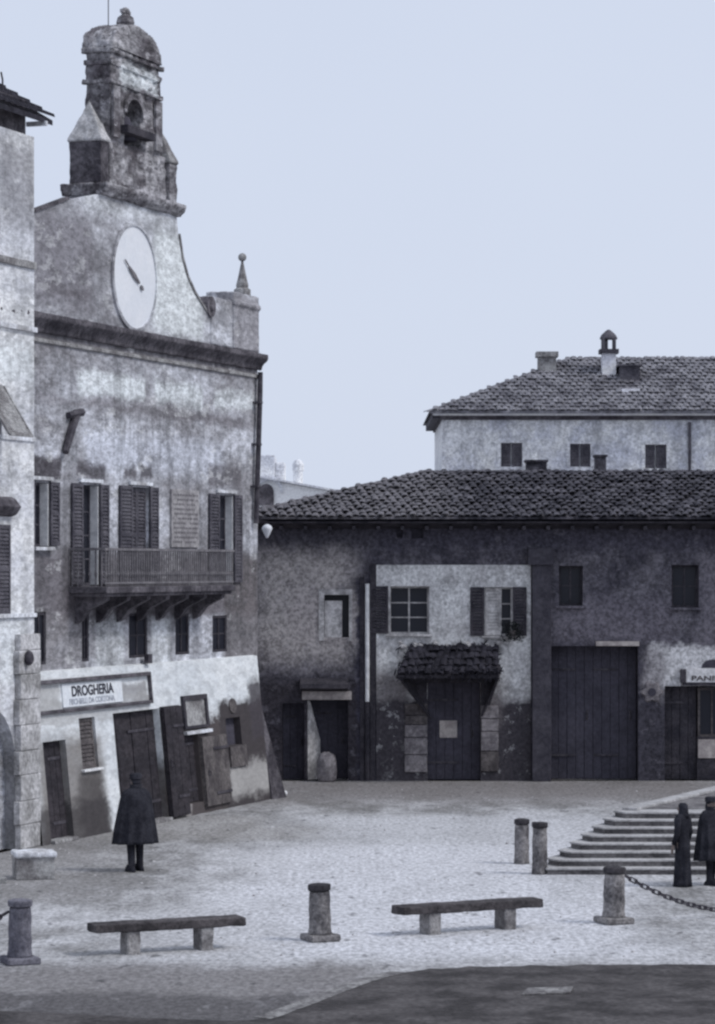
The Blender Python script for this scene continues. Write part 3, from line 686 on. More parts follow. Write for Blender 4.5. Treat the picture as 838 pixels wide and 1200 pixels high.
# ------------------------------------------------------------------ house at the left edge
lh = thing('left_house', 'tall pale house at the left edge with an arched portal and a tiled roof turret', 'house', FL.P(FL.U(40), 0, 0))
l_0 = FL.U(40); l_1 = l_0+6.5; ztop = FL.Z(160, FL.U(38))
A0 = FL.U(19); A1 = A0+2.3; azs_ = FL.Z(905, A0); azc_ = FL.Z(826, A0+.8)
win_a = (FL.U(9.5), FL.U(9.5)+1.0, FL.Z(720, FL.U(9)), FL.Z(615, FL.U(9)))
win_b = (FL.U(2), FL.U(2)+1.0, FL.Z(512, FL.U(0)), FL.Z(452, FL.U(0)))
lw = MB().wall(FL, l_0, l_1, 0, ztop, [(A0, A1, 0, azc_), win_a, win_b], .4)
lw.box(FL, l_0+.05, l_1, -6, -.45, 0, ztop-.1)
lw.add([FL.P(l_0, 0, 0), FL.P(l_0, -.5, 0), FL.P(l_0, -.5, ztop), FL.P(l_0, 0, ztop)], [(0, 1, 2, 3)])
lw.add([FL.P(l_0, 0, ztop), FL.P(l_1, 0, ztop), FL.P(l_1, -6, ztop), FL.P(l_0, -6, ztop)], [(0, 1, 2, 3)])
aa = arc(A0, A1, azs_, azc_-azs_-.02, 16); half = len(aa)//2
lw.prism(FL, [(A0-.0, azc_)] + aa[:half+1] + [((A0+A1)/2, azc_)], -.4, 0); lw.prism(FL, [((A0+A1)/2, azc_)] + aa[half:] + [(A1, azc_)], -.4, 0)
lw.build('wall', Mm['left_wall'], lh)
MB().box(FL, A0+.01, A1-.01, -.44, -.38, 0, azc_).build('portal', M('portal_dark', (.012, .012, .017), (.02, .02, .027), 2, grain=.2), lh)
w = window(FL, lh, win_a[0], win_a[1], win_a[2], win_a[3], -.2, Mm['shutter'], (1, 2)); shutter(FL, w, win_a[0]-.02, win_a[0]+.5, .01, win_a[2], win_a[3], Mm['shutter'])
MB().prismu(FL, [(0.002, win_a[3]+.15), (.12, win_a[3]+.2), (.22, win_a[3]+.35), (.1, win_a[3]+.5), (.002, win_a[3]+.55)], win_a[0]-.15, win_a[1]+.15).build('window_hood', Mm['dark_stone'], lh, bevel=.02)
w = window(FL, lh, win_b[0], win_b[1], win_b[2], win_b[3], -.2, Mm['shutter'], (1, 1))
hs = MB(); z0, z1 = win_b[2], win_b[3]; u0, u1 = win_b[0], win_b[1]     # awning shutter pushed out at its foot
k = 14
for i in range(k):
    t0, t1 = i/k, (i+.75)/k
    hs.prismu(FL, [(.02+.62*t0, z1-(z1-z0)*t0), (.05+.62*t0, z1-(z1-z0)*t0+.01), (.05+.62*t1, z1-(z1-z0)*t1), (.02+.62*t1, z1-(z1-z0)*t1)], u0+.05, u1-.05)
for x in (u0, u1-.05):
    hs.prismu(FL, [(.02, z1), (.07, z1), (.69, z0), (.64, z0)], x, x+.05)
hs.prismu(FL, [(.62, z0+.05), (.69, z0+.05), (.7, z0-.02), (.64, z0-.02)], u0+.05, u1-.05)
hs.build('shutter', Mm['mid_stone'], w)
for za, h, pr_ in ((FL.Z(316, l_0), .14, .05), (FL.Z(390, l_0), .1, .07), (FL.Z(518, l_0), .1, .04), (FL.Z(723, l_0), .08, .06)):
    MB().box(FL, l_0-.02, l_1, 0.002, pr_, za, za+h).build('string_course', Mm['pale_stone'] if h < .12 else Mm['mid_stone'], lh, bevel=.01)
zq_ = 0.0; i = 0
while zq_ < 4.1:
    h = .48 + random.uniform(-.03, .03); wd = .9 if i % 2 else .84
    MB().box(FL, l_0-.03+random.uniform(0, .02), l_0+wd, .002, .14+random.uniform(-.006, .006), zq_+.004, min(zq_+h, 4.2)-.004).build('quoin', Mm['quoin'], lh, bevel=.02)
    zq_ += h; i += 1
kn = FL.P(FL.U(34, .2), .2, FL.Z(771, FL.U(34, .2)))
MB().ball(kn, .1, 10, 1.5).build('iron_boss', Mm['iron'], lh, smooth=True)
# roof turret set back on the flat top
tu = FL.U(30, -.2)
MB().box(FL, tu, tu+4, -3.0, -.2, ztop, ztop+.75).build('roof_turret', Mm['dark_stone'], lh)
zE = FL.Z(141, FL.U(60, .1)); 
rf = MB().prismu(FL, [(.1, zE-.1), (.1, zE), (-1.6, zE+1.0), (-3.6, zE), (-3.6, zE-.1), (-1.6, zE+.86)], tu-.6, tu+4.6).build('roof', Mm['dark_tile'], lh)
tm = None
for row in range(6):
    for cl in range(14):
        pass
tl_ = MB()
for cl in range(20):
    u = tu-.55+cl*.25
    for row in range(7):
        n_ = .13-row*.27; z_ = zE+.02+(.13-n_)*.588+.03
        a5 = [(-.1, 0), (-.06, .06), (.06, .06), (.1, 0)]
        tl_.add([FL.P(u+x, n_, z_+y+.02) for x, y in a5] + [FL.P(u+x*.8, n_-.31, z_+.16+y*.8) for x, y in a5], [(0,1,5,4),(1,2,6,5),(2,3,7,6),(0,3,2,1)])
t_o = tl_.build('roof_tiles', Mm['dark_tile'], rf); t_o['kind'] = 'stuff'
MB().box(FL, tu-.3, tu-.22, -.3, .14, zE-.15, zE-.06).build('rafter', Mm['pale_stone'], rf)
rc2 = FL.P(FL.U(3, -.6), -.6, FL.Z(112, FL.U(3, -.6)))
MB().tube([rc2, (rc2[0], rc2[1], rc2[2]+.35), (rc2[0]-.03, rc2[1], rc2[2]+.5)], .02, 5).build('roof_hook', Mm['iron'], lh)

# ------------------------------------------------------------------ low row of houses with one tiled roof
row = thing('row_house', 'low dark old house row with a long tiled roof and a pale plaster panel', 'house', FD.P(4, 0, 0))
du = lambda px: FD.U(px)
dz = lambda py: FD.Z(py, 0)
XL, XR = du(290), 15.5
def H(x0, y0, x1, y1): return (du(x0), du(x1), dz(y1), dz(y0))
h_small = H(380, 697, 409, 747); h_ldoor = H(360, 820, 408, 920); h_ldoor = (h_ldoor[0], h_ldoor[1], 0, h_ldoor[3]); h_dk = (du(331), du(357), 0, dz(824))
pl0, pl1, plt = du(441), du(622), dz(662)
c1 = H(456, 687, 503, 743); c2 = H(568, 688, 601, 745); cdoor = (du(501), du(563), 0, dz(800))
r1 = H(655, 663, 683, 710); r2 = H(787, 662, 819, 712); gate = (du(646), du(748), 0, dz(757)); rshop = (du(779), du(880), 0, dz(804))
r3 = (12.4, 13.2, dz(712), dz(662))
vent = H(465, 620, 472, 630); vent2 = H(482, 617, 496, 631)
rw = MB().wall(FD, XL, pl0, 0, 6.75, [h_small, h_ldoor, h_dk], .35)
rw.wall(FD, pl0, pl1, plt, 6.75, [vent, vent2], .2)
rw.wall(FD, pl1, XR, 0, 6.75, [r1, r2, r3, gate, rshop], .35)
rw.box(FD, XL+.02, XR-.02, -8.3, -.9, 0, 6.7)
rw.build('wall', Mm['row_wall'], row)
pw = MB().wall(FD, pl0, pl1, 0, plt, [c1, c2, cdoor], .34, .05)
pw.add([FD.P(pl0, .05, 0), FD.P(pl0, -.1, 0), FD.P(pl0, -.1, plt), FD.P(pl0, .05, plt)], [(0,1,2,3)]); pw.add([FD.P(pl1, .05, 0), FD.P(pl1, -.1, 0), FD.P(pl1, -.1, plt), FD.P(pl1, .05, plt)], [(0,1,2,3)])
pw.add([FD.P(pl0, .05, plt), FD.P(pl1, .05, plt), FD.P(pl1, -.1, plt), FD.P(pl0, -.1, plt)], [(0,1,2,3)])
pw.build('plaster_panel', Mm['plaster'], row)
for v in (vent, vent2): MB().box(FD, v[0], v[1], -.2, -.15, v[2], v[3]).build('vent', Mm['dark_void'], row)
# windows
w = window(FD, row, *c1, -.18, Mm['row_pale'], (1, 2), fw=.05); shutter(FD, w, du(433), du(455), .06, c1[2]+.02, c1[3], Mm['dark_wood'])
MB().box(FD, c1[0]-.05, c1[0]+.03, .05, .09, c1[2], c1[3]).build('frame_post', Mm['row_pale'], w); sill(FD, w, c1[0], c1[1], c1[2], .05, Mm['row_pale'], .1, .06)
w = window(FD, row, *c2, -.18, Mm['row_pale'], (1, 2), fw=.05); shutter(FD, w, du(551), du(567.5), .06, c2[2], c2[3], Mm['dark_wood'])
shutter(FD, w, du(601), du(617), .06, c2[2], c2[3], Mm['dark_wood']); shutter(FD, w, c2[0]+.02, du(588), -.1, c2[2]+.02, c2[3]-.02, Mm['row_pale'], name='half_closed_shutter')
sill(FD, w, c2[0], c2[1], c2[2], .05, Mm['row_pale'], .14, .06)
for r_ in (r1, r2, r3):
    w = window(FD, row, *r_, -.25, Mm['dark_wood'], (1, 1)); sill(FD, w, r_[0], r_[1], r_[2], 0, Mm['row_wall'], .1, .06)
# small blind window on the left
w = MB(); a, b, c, d = h_small; f_ = .14
w.box(FD, a-f_, a, .002, .04, c-.08, d+f_); w.box(FD, b, b+f_*.6, .002, .04, c-.08, d+f_); w.box(FD, a, b, .002, .04, d, d+f_)
wo = w.build('window_surround', Mm['row_pale'], row)
MB().box(FD, a, b, -.34, -.3, c, d).build('pane', Mm['glass'], wo)
MB().box(FD, a+.01, du(401), -.12, -.08, c, dz(704)).build('inner_shutter', Mm['row_pale'], wo)
# left door, dark neighbour, hood
leaf(FD, row, h_ldoor[0], h_ldoor[1], 0, h_ldoor[3], -.8, Mm['dark_void'], 4)
MB().add([FD.P(du(361), -.05, 0.02), FD.P(du(376), -.45, 0.02), FD.P(du(375), -.45, dz(868)), FD.P(du(363.5), -.08, dz(822)), FD.P(du(361), -.05, dz(821)),
          FD.P(du(361)-.04, -.08, 0.02), FD.P(du(376)-.04, -.48, 0.02), FD.P(du(375)-.04, -.48, dz(868)), FD.P(du(363.5)-.04, -.11, dz(822)), FD.P(du(361)-.04, -.08, dz(821))],
         [(0,1,2,3,4),(9,8,7,6,5),(0,5,6,1),(1,6,7,2),(2,7,8,3),(3,8,9,4),(4,9,5,0)]).build('door_leaf', Mm['row_pale'], row)
leaf(FD, row, h_dk[0], h_dk[1], 0, h_dk[3], -.5, Mm['dark_void'], 3)
MB().box(FD, du(354), du(412), .002, .06, dz(820), dz(810)).build('lintel', Mm['paper'], row, bevel=.01)
MB().prismu(FD, [(.002, dz(795)), (.4, dz(801)), (.42, dz(806)), (.002, dz(809))], du(352), du(408)).build('door_hood', Mm['dark_wood'], row)
# downpipes
MB().tube([FD.P(du(430.5), .09, dz(684)), FD.P(du(430.5), .09, dz(822))], .055, 8).build('downpipe', Mm['white_paint'], row)
MB().tube([FD.P(du(430.5), .09, dz(823)), FD.P(du(430.5), .09, 0)], .06, 8).build('downpipe', Mm['dark_wood'], row)
MB().box(FD, du(422), du(427), .002, .05, 0, dz(676)).build('batten', Mm['dark_wood'], row); MB().box(FD, du(434), du(440), .002, .07, 0, dz(660)).build('batten', Mm['dark_wood'], row)
fl = MB().box(FD, du(623), du(645), .052, .3, 0, dz(662)).box(FD, du(618), du(648), .052, .38, dz(662), dz(642)); fl.build('chimney_breast', M('soot', A(42, 42, 51, .5), A(54, 54, 63, .5), 1.5, grain=.25), row, bevel=.02)
# hooded centre door
leaf(FD, row, cdoor[0], cdoor[1], 0, cdoor[3], -.3, Mm['dark_void'], 6)
MB().box(FD, du(515.5), du(536), -.24, -.22, dz(865), dz(845)).build('paper_notice', Mm['paper'], row)
for x0, x1, ys in ((474, 500.5, (824, 838, 849, 864, 884, 905)), (563.5, 584, (826, 842, 857, 880, 904))):
    for ya, yb in zip(ys, ys[1:]):
        if random.random() < .12: continue
        MB().box(FD, du(x0+random.uniform(-1, 1)), du(x1), .052, .09+random.uniform(0, .03), dz(yb)+.01, dz(ya)-.01).build('jamb_block', Mm[random.choice(['mid_row', 'brown_wood', 'mid_row'])], row, bevel=.015)
# tiled hood over the door
hz1, hz0 = dz(757), dz(795)+.12; hn = .95
hd = MB()
hd.add([FD.P(du(482), .052, hz1), FD.P(du(584), .052, hz1), FD.P(du(582), hn, hz0), FD.P(du(464), hn, hz0),
        FD.P(du(482), .052, hz1-.08), FD.P(du(584), .052, hz1-.08), FD.P(du(582), hn, hz0-.08), FD.P(du(464), hn, hz0-.08)],
       [(0,1,2,3),(7,6,5,4),(0,4,5,1),(1,5,6,2),(2,6,7,3),(3,7,4,0)])
hood = hd.build('door_hood', Mm['dark_wood'], row)
for x0, x1, x2 in ((466, 474, 503), (581, 584, 562)):
    MB().add([FD.P(du(x0), hn-.05, hz0-.08), FD.P(du(x1), .06, hz0+.25), FD.P(du(x2), .06, dz(842)), FD.P(du(x0)+.06, hn-.05, hz0-.08), FD.P(du(x1)+.06, .06, hz0+.25), FD.P(du(x2)+.06, .06, dz(842))],
             [(0,1,2),(5,4,3),(0,3,4,1),(1,4,5,2),(2,5,3,0)]).build('side_board', Mm['dark_wood'], hood)
MB().prism(FD, [(du(468), hz0+.2), (du(584), hz0+.2), (du(584), hz0-.15), (du(570), dz(838)), (du(563.3), dz(842)), (du(563.3), dz(800)), (du(500.5), dz(800)), (du(500.5), dz(838)), (du(486), dz(815))], .052, .1).build('hood_shade_panel', Mm['dark_wood'], hood)  # dark panel stands in for the hood's shade on the wall
tilem = MB(); a5 = [(-.102, 0), (-.07, .036), (0, .05), (.07, .036), (.102, 0)]
tilem.add([(x, -.2, y) for x, y in a5] + [(x*.8, .2, y*.8+.0) for x, y in a5] + [(x*.75, -.2, y*.7) for x, y in a5],
          [(0,1,6,5),(1,2,7,6),(2,3,8,7),(3,4,9,8),(10,11,1,0),(11,12,2,1),(12,13,3,2),(13,14,4,3),(5,6,7,8,9)])
def tile_mesh(mat, nm):
    me = bpy.data.meshes.new(nm); me.from_pydata(tilem.v, [], tilem.f); me.materials.append(mat); return me
tm_d = tile_mesh(Mm['dark_tile'], 'hood_tile'); tm_r = tile_mesh(Mm['row_tile'], 'roof_tile')
sl2 = math.atan2(hz1-hz0, hn-.05)
for r_ in range(4):
    t = (r_+.5)/4; n = hn-(hn-.05)*t; z = hz0+(hz1-hz0)*t
    xa, xb = du(464)+(du(482)-du(464))*t, du(582)+(du(584)-du(582))*t; k = 15
    for i in range(k):
        x = xa+.08+(xb-xa-.16)*i/(k-1)
        place('tile', tm_d, hood, FD.P(x, n+.03, z+.01+random.uniform(0, .06)), Matrix.Rotation(sl2-.1+random.uniform(-.16, .16), 4, 'X') @ Matrix.Rotation(random.uniform(-.35, .35), 4, 'Z') @ Matrix.Rotation(random.uniform(-.25, .25), 4, 'Y') @ Matrix.Scale(random.uniform(.6, .95), 4, (0, 1, 0)))
# mortar crumbs and a pale ledge behind the hood tiles
for i in range(16):
    x = random.uniform(du(468), du(585)); 
    MB().ball(FD.P(x, .1, hz1+random.uniform(-.02, .1)), random.uniform(.05, .1), 7, .6).build('mortar_lump', Mm['row_pale'], hood, jitter=.015)
# dry creeper and straw caught on the hood
cr = MB()
for i in range(420):
    t = random.random(); edge_ = random.random() < .55
    n_ = hn+random.uniform(-.05, .1) if edge_ else hn-(hn-.1)*t
    x_ = random.uniform(du(462), du(586)); z_ = (hz0 if edge_ else hz0+(hz1-hz0)*t) + random.uniform(-.14, .16)
    c = Vector(FD.P(x_, n_, z_)); d1 = Vector((random.uniform(-.6, .6), random.uniform(-.4, .4), random.uniform(-1, .5))).normalized()*random.uniform(.05, .12)
    d2 = d1.cross(Vector((random.random(), random.random(), random.random()))).normalized()*.022
    cr.add([c-d1, c+d2, c+d1, c-d2], [(0, 1, 2, 3)])
cr.build('dry_creeper', Mm['dark_tile'], hood)['kind'] = 'stuff'
# gateway
leaf(FD, row, gate[0], (gate[0]+gate[1])/2, 0, gate[3], -.6, Mm['dark_void'], 5, 'gate_leaf'); leaf(FD, row, (gate[0]+gate[1])/2, gate[1], 0, gate[3], -.6, Mm['dark_void'], 5, 'gate_leaf')
MB().box(FD, du(698), du(749), .002, .07, dz(757), dz(751.5)).build('lintel', Mm['paper'], row, bevel=.01)
# shop at the right edge
leaf(FD, row, rshop[0], du(818), 0, rshop[3], -.4, Mm['dark_wood'], 4, 'shop_door')
sp = MB().box(FD, du(818), rshop[1], -.3, -.2, 0, dz(864)).build('shop_panel', Mm['dark_wood'], row)
MB().box(FD, du(819), du(845), -.2, -.15, dz(889), dz(867)).build('pale_panel', Mm['paper'], sp, bevel=.01)
w = window(FD, row, du(819), rshop[1], dz(864), rshop[3]-.05, -.28, Mm['brown_wood'], (3, 0))
sgb = MB().box(FD, du(803), du(870), .01, .1, dz(799.5), dz(783)).build('shop_sign', M('sign_paint', A(138, 141, 150, .47), A(160, 163, 172, .47), 2, grain=.2), row, bevel=.008)
text('PANIFICIO', FD, du(838.5), dz(797.5), .105, .13, du(866)-du(809), Mm['brown_wood'], sgb, usign=1)
MB().box(FD, du(797), du(803.5), .01, .16, dz(800), dz(784)).build('sign_bracket', Mm['iron'], row, bevel=.02)
MB().box(FD, du(800), du(872), .002, .14, dz(803), dz(800)).build('moulding', Mm['dark_wood'], row)
lu = MB(); pl_ = arc(du(822), du(848), dz(783)+.005, dz(773)-dz(783)); lu.prism(FD, pl_, .003, .05); lu.build('fanlight', Mm['dark_void'], row)
ro = MB(); ctr = (du(764), dz(811))
rr2 = lambda r, n, w_=0: [FD.P(ctr[0]+r*(1+w_*math.cos(6*2*PI*j/36))*math.cos(2*PI*j/36), n, ctr[1]+r*(1+w_*math.cos(6*2*PI*j/36))*math.sin(2*PI*j/36)) for j in range(36)]
ro.sweep([rr2(.26, .002, .16), rr2(.22, .05, .16)]); roo = ro.build('rosette', Mm['mid_row'], row); MB().sweep([rr2(.11, .04), rr2(.1, .07)]).build('rosette_eye', Mm['dark_void'], roo)
# roof
eY, rY = 72.8, 78.0; eZ, rZ = 6.78, 8.12; hx = du(500)*78/73.7; hx0 = hx-(rY-eY)
slope = math.atan2(rZ-eZ, rY-eY); sL = math.hypot(rZ-eZ, rY-eY)
XE = XR+.4
rb = MB()
top = [(hx0, eY, eZ), (XE, eY, eZ), (XE, rY, rZ), (hx, rY, rZ)]
rb.add(top + [(x, y, z-.05) for x, y, z in top], [(0,1,2,3),(7,6,5,4),(0,4,5,1)])
bk = [(hx0, 2*rY-eY, eZ), (XE, 2*rY-eY, eZ)]
rb.add(top + bk, [(3,2,5,4),(0,3,4)])
roof = rb.build('roof', Mm['row_tile'], row)
MB().prismu(FD, [(0, 6.5), (.78, 6.63), (.78, 6.68), (0, 6.7)], hx0, XE).build('soffit', Mm['dark_wood'], roof)
x = du(300)
while x < XE-.3:
    MB().box(FD, x, x+.09, .0, .76, 6.46, 6.56).build('rafter', Mm['dark_wood'], roof); x += .62
rot = Matrix.Rotation(slope-.05, 4, 'X')
rest = MB(); NR = 15; pitch = sL/NR
n_single = 0
for r_ in range(NR):
    s_ = (r_+.45)*pitch; y0 = eY+s_*math.cos(slope); z0 = eZ+s_*math.sin(slope)+.02
    x = hx0 + (y0-eY) + .05
    while x < XE:
        j = Matrix.Translation((x+random.uniform(-.03, .03), y0+random.uniform(-.07, .07), z0+random.uniform(-.015, .03))) @ rot @ Matrix.Rotation(random.uniform(-.11, .11), 4, 'Z') @ Matrix.Rotation(random.uniform(-.06, .06), 4, 'X') @ Matrix.Rotation(random.uniform(-.12, .12), 4, 'Y')
        if r_ < 4 and -2.9 < x < 9.9 and n_single < 260:
            o = bpy.data.objects.new('tile', tm_r); C.objects.link(o); o.parent = roof; o.matrix_local = Matrix.Translation(-ORG[roof.name]) @ j; n_single += 1
        else: rest.add([j @ Vector(v) for v in tilem.v], tilem.f)
        x += .205
xr = hx
while xr < XE:
    j = Matrix.Translation((xr, rY, rZ-.03+random.uniform(0, .03))) @ Matrix.Rotation(PI/2+random.uniform(-.06, .06), 4, 'Z')
    rest.add([j @ Vector(v) for v in tilem.v], tilem.f); xr += .33
t = 0.0
while t < 1:
    j = Matrix.Translation((hx0+(hx-hx0)*t, eY+(rY-eY)*t, eZ+(rZ-eZ)*t-.01+random.uniform(0, .03))) @ Matrix.Rotation(-PI/4, 4, 'Z') @ Matrix.Rotation(.18, 4, 'X')
    rest.add([j @ Vector(v) for v in tilem.v], tilem.f); t += .045
ro_ = rest.build('roof_tiles', Mm['row_tile'], roof); ro_['kind'] = 'stuff'
for px, w_, py in ((628, .55, 542), (703, .28, 536)):
    X = (px-CX)*78.6/FPX; zz_ = CH+(HZ-py)*78.6/FPX
    m_ = MB(); m_.box(FG, X-w_/2, X+w_/2, 78.2, 78.8, 7.6, zz_); m_.box(FG, X-w_/2-.04, X+w_/2+.04, 78.16, 78.84, zz_, zz_+.06)
    m_.build('chimney', Mm['row_tile'], roof)

# small things on and at the low row
lx, ly, lz = (313-CX)*70.6/FPX, 70.6, CH+(HZ-621)*70.6/FPX
lamp = thing('wall_lantern', 'white lantern hanging from a bracket at the corner of the clock building', 'lantern', (lx, ly, lz-.2))
MB().lathe((lx, ly, lz-.2), [(.03, 0), (.05, .05), (.12, .2), (.13, .24), (.1, .3), (.03, .34)], 12).build('lamp_glass', Mm['dial'], lamp, smooth=True)
MB().tube([(lx, ly, lz+.13), (lx, ly, lz+.2), (lx-.25, ly-.02, lz+.24), (-2.4-.1, 68.3+.1, lz+.2)], .012, 6).build('bracket', Mm['iron'], lamp)
bx_, by_ = du(383), 73.62
sk = MB(); prof = [(.2, 0), (.25, .06), (.27, .25), (.25, .5), (.2, .68), (.1, .74), (.05, .76)]
sk.lathe((bx_, by_-.2, 0), prof, 14, 1, .85)
tag(recenter(sk.build('sack', Mm['mid_row'], smooth=True, jitter=.012)), 'pale bulging sack standing in the doorway of the dark row house', 'sack')
pp = (du(600), 73.44, c2[2]-.02)
pot = thing('potted_plant', 'dark bushy plant in a small pot on the plaster panel window sill', 'plant', pp)
MB().lathe(pp, [(.07, 0), (.1, .14), (.11, .15), (.1, .16)], 10).build('pot', Mm['brown_wood'], pot)
fo = MB()
for i in range(320):
    a, b_, r = random.random()*2*PI, random.uniform(-1.5, 1), random.uniform(.06, .3)
    c = Vector((pp[0]+r*math.cos(a), pp[1]+r*.7*math.sin(a), pp[2]+.18+b_*.2)); d1 = Vector((random.uniform(-1, 1), random.uniform(-1, 1), random.uniform(-1, 1))).normalized()*.045
    d2 = d1.cross(Vector((random.random(), random.random(), random.random()))).normalized()*.02
    fo.add([c-d1, c+d2, c+d1, c-d2], [(0, 1, 2, 3)])
fo.build('foliage', M('leaf', (.02, .022, .026), (.04, .045, .045), 8, grain=.3, bump=0), pot)

# ------------------------------------------------------------------ larger house behind
rear = thing('rear_house', 'larger pale house with a hipped tile roof and two chimneys behind the row', 'house', FR.P(9, 0, 0))
ru = lambda px: FR.U(px); rz = lambda py: FR.Z(py, 0)
rx0, rx1 = ru(518), 21.0
hl = [(ru(a), ru(b), rz(d), rz(c)) for a, b, c, d in ((587, 612, 519, 547), (668, 692, 520, 547), (756, 781, 521, 549), (846, 871, 521, 549))]
MB().wall(FR, rx0, rx1, 0, 10.7, hl, .2).add([FR.P(rx0, 0, 0), FR.P(rx0, -9, 0), FR.P(rx0, -9, 10.7), FR.P(rx0, 0, 10.7)], [(0, 1, 2, 3)]).box(FR, rx0+.1, rx1, -9, -.35, 0, 10.6).build('wall', Mm['rear_wall'], rear)
for h_ in hl:
    w = window(FR, rear, *h_, -.19, Mm['rear_trim'], (1, 0), fw=.05)
    shutter(FR, w, h_[0]+.01, (h_[0]+h_[1])/2-.03, -.08, h_[2]+.01, h_[3]-.01, Mm['shutter'], mid=False); shutter(FR, w, (h_[0]+h_[1])/2+.03, h_[1]-.01, -.08, h_[2]+.01, h_[3]-.01, Mm['shutter'], mid=False)
    m_ = MB(); a, b, c, d = h_
    m_.box(FR, a-.12, a, .002, .03, c, d+.1); m_.box(FR, b, b+.12, .002, .03, c, d+.1); m_.box(FR, a, b, .002, .03, d, d+.1); m_.build('surround', Mm['rear_wall'], w)
eo = .42; ze = FR.Z(481, 0, eo)
MB().box(FR, rx0-.06, rx1, -9, .08, rz(492), rz(490)+.1).build('string_course', Mm['dark_stone'], rear)
MB().prismu(FR, [(.0, rz(490)+.12), (.14, rz(488)+.02), (.3, ze-.06), (.0, ze)], rx0-.3, rx1).build('cornice', Mm['rear_trim'], rear)
MB().box(FR, rx0-.32, rx0-.01, -9, .0, rz(490), ze-.03).build('side_cornice', Mm['shutter'], rear)
yE, yR = 94.4-eo, 94.4+4.6; zR = CH+(HZ-419)*yR/FPX; xh0 = rx0-eo; xh = xh0+(yR-yE)
rr = MB(); tp = [(xh0, yE, ze), (rx1, yE, ze), (rx1, yR, zR), (xh, yR, zR)]
rr.add(tp+[(x, y, z-.1) for x, y, z in tp]+[(xh0, 2*yR-yE, ze), (rx1, 2*yR-yE, ze)], [(0,1,2,3),(0,4,5,1),(7,6,5,4),(3,2,9,8),(0,3,8)])
rroof = rr.build('roof', Mm['rear_tile'], rear)
sl3 = math.atan2(zR-ze, yR-yE); L3 = math.hypot(zR-ze, yR-yE); rt = MB(); rot = Matrix.Rotation(sl3-.06, 4, 'X'); NR = 16
for r_ in range(NR):
    s_ = (r_+.45)*L3/NR; y0 = yE+s_*math.cos(sl3); z0 = ze+s_*math.sin(sl3)+.015; x = xh0+(y0-yE)+.05
    while x < rx1:
        j = Matrix.Translation((x+random.uniform(-.02, .02), y0+random.uniform(-.04, .04), z0+random.uniform(-.01, .03))) @ rot @ Matrix.Rotation(random.uniform(-.1, .1), 4, 'Z') @ Matrix.Rotation(random.uniform(-.15, .15), 4, 'Y')
        rt.add([j @ Vector((v[0], v[1], v[2]*.6)) for v in tilem.v[:10]], tilem.f[:4]); x += .21
x = xh
while x < rx1:
    j = Matrix.Translation((x, yR, zR-.05+random.uniform(0, .04))) @ Matrix.Rotation(PI/2, 4, 'Z'); rt.add([j @ Vector(v) for v in tilem.v], tilem.f); x += .34
t = 0
while t < 1:
    j = Matrix.Translation((xh0+(xh-xh0)*t, yE+(yR-yE)*t, ze+(zR-ze)*t-.03+random.uniform(0, .03))) @ Matrix.Rotation(-PI/4, 4, 'Z') @ Matrix.Rotation(.3, 4, 'X')
    rt.add([j @ Vector(v) for v in tilem.v], tilem.f); t += .045
o = rt.build('roof_tiles', Mm['rear_tile'], rroof); o['kind'] = 'stuff'
def zr_(py, Y): return CH+(HZ-py)*Y/FPX
Y1 = 97.6; X0, X1 = (631-CX)*Y1/FPX, (652-CX)*Y1/FPX
m_ = MB(); m_.box(FG, X0, X1, Y1, Y1+.6, 11, zr_(418, Y1)); m_.box(FG, X0-.07, X1+.07, Y1-.07, Y1+.67, zr_(418, Y1), zr_(412, Y1)); m_.build('chimney', Mm['mid_stone'], rear)
Y2 = 97.2; X0, X1 = (706-CX)*Y2/FPX, (722-CX)*Y2/FPX; xm = (X0+X1)/2
m_ = MB(); m_.box(FG, X0, X1, Y2, Y2+.5, 11, zr_(414, Y2)); ch = m_.build('chimney', Mm['rear_trim'], rear)
m_ = MB(); m_.box(FG, X0-.09, X1+.09, Y2-.09, Y2+.59, zr_(414, Y2), zr_(409, Y2))
for ax, ay in ((X0, Y2), (X1-.09, Y2), (X0, Y2+.41), (X1-.09, Y2+.41)): m_.box(FG, ax, ax+.09, ay, ay+.09, zr_(409, Y2), zr_(396, Y2))
m_.lathe((xm, Y2+.25, zr_(397, Y2)), [(.3, 0), (.3, .05), (.24, .16), (.12, .27), (.04, .33)], 10); m_.box(FG, X0+.02, X0+.2, Y2+.1, Y2+.4, zr_(409, Y2), zr_(398, Y2)); m_.build('chimney_pot', Mm['shutter'], ch)
Y3 = 96.7; m_ = MB(); X0, X1 = (727-CX)*Y3/FPX, (750-CX)*Y3/FPX
m_.box(FG, X0, X1, Y3, Y3+1.2, 11.2, zr_(429, Y3)); m_.box(FG, X0-.08, X1+.08, Y3-.1, Y3+1.2, zr_(429, Y3), zr_(427, Y3)); m_.build('dormer', Mm['shutter'], rear)
Y4 = 95.6; m_ = MB().box(FG, (729-CX)*Y4/FPX, (750-CX)*Y4/FPX, Y4, Y4+.25, 10.8, zr_(455.5, Y4)); m_.build('skylight', Mm['rear_trim'], rear)
MB().tube([FR.P(ru(808), .08, 10.3), FR.P(ru(808), .08, 0)], .05, 6).build('drainpipe', Mm['shutter'], rear)

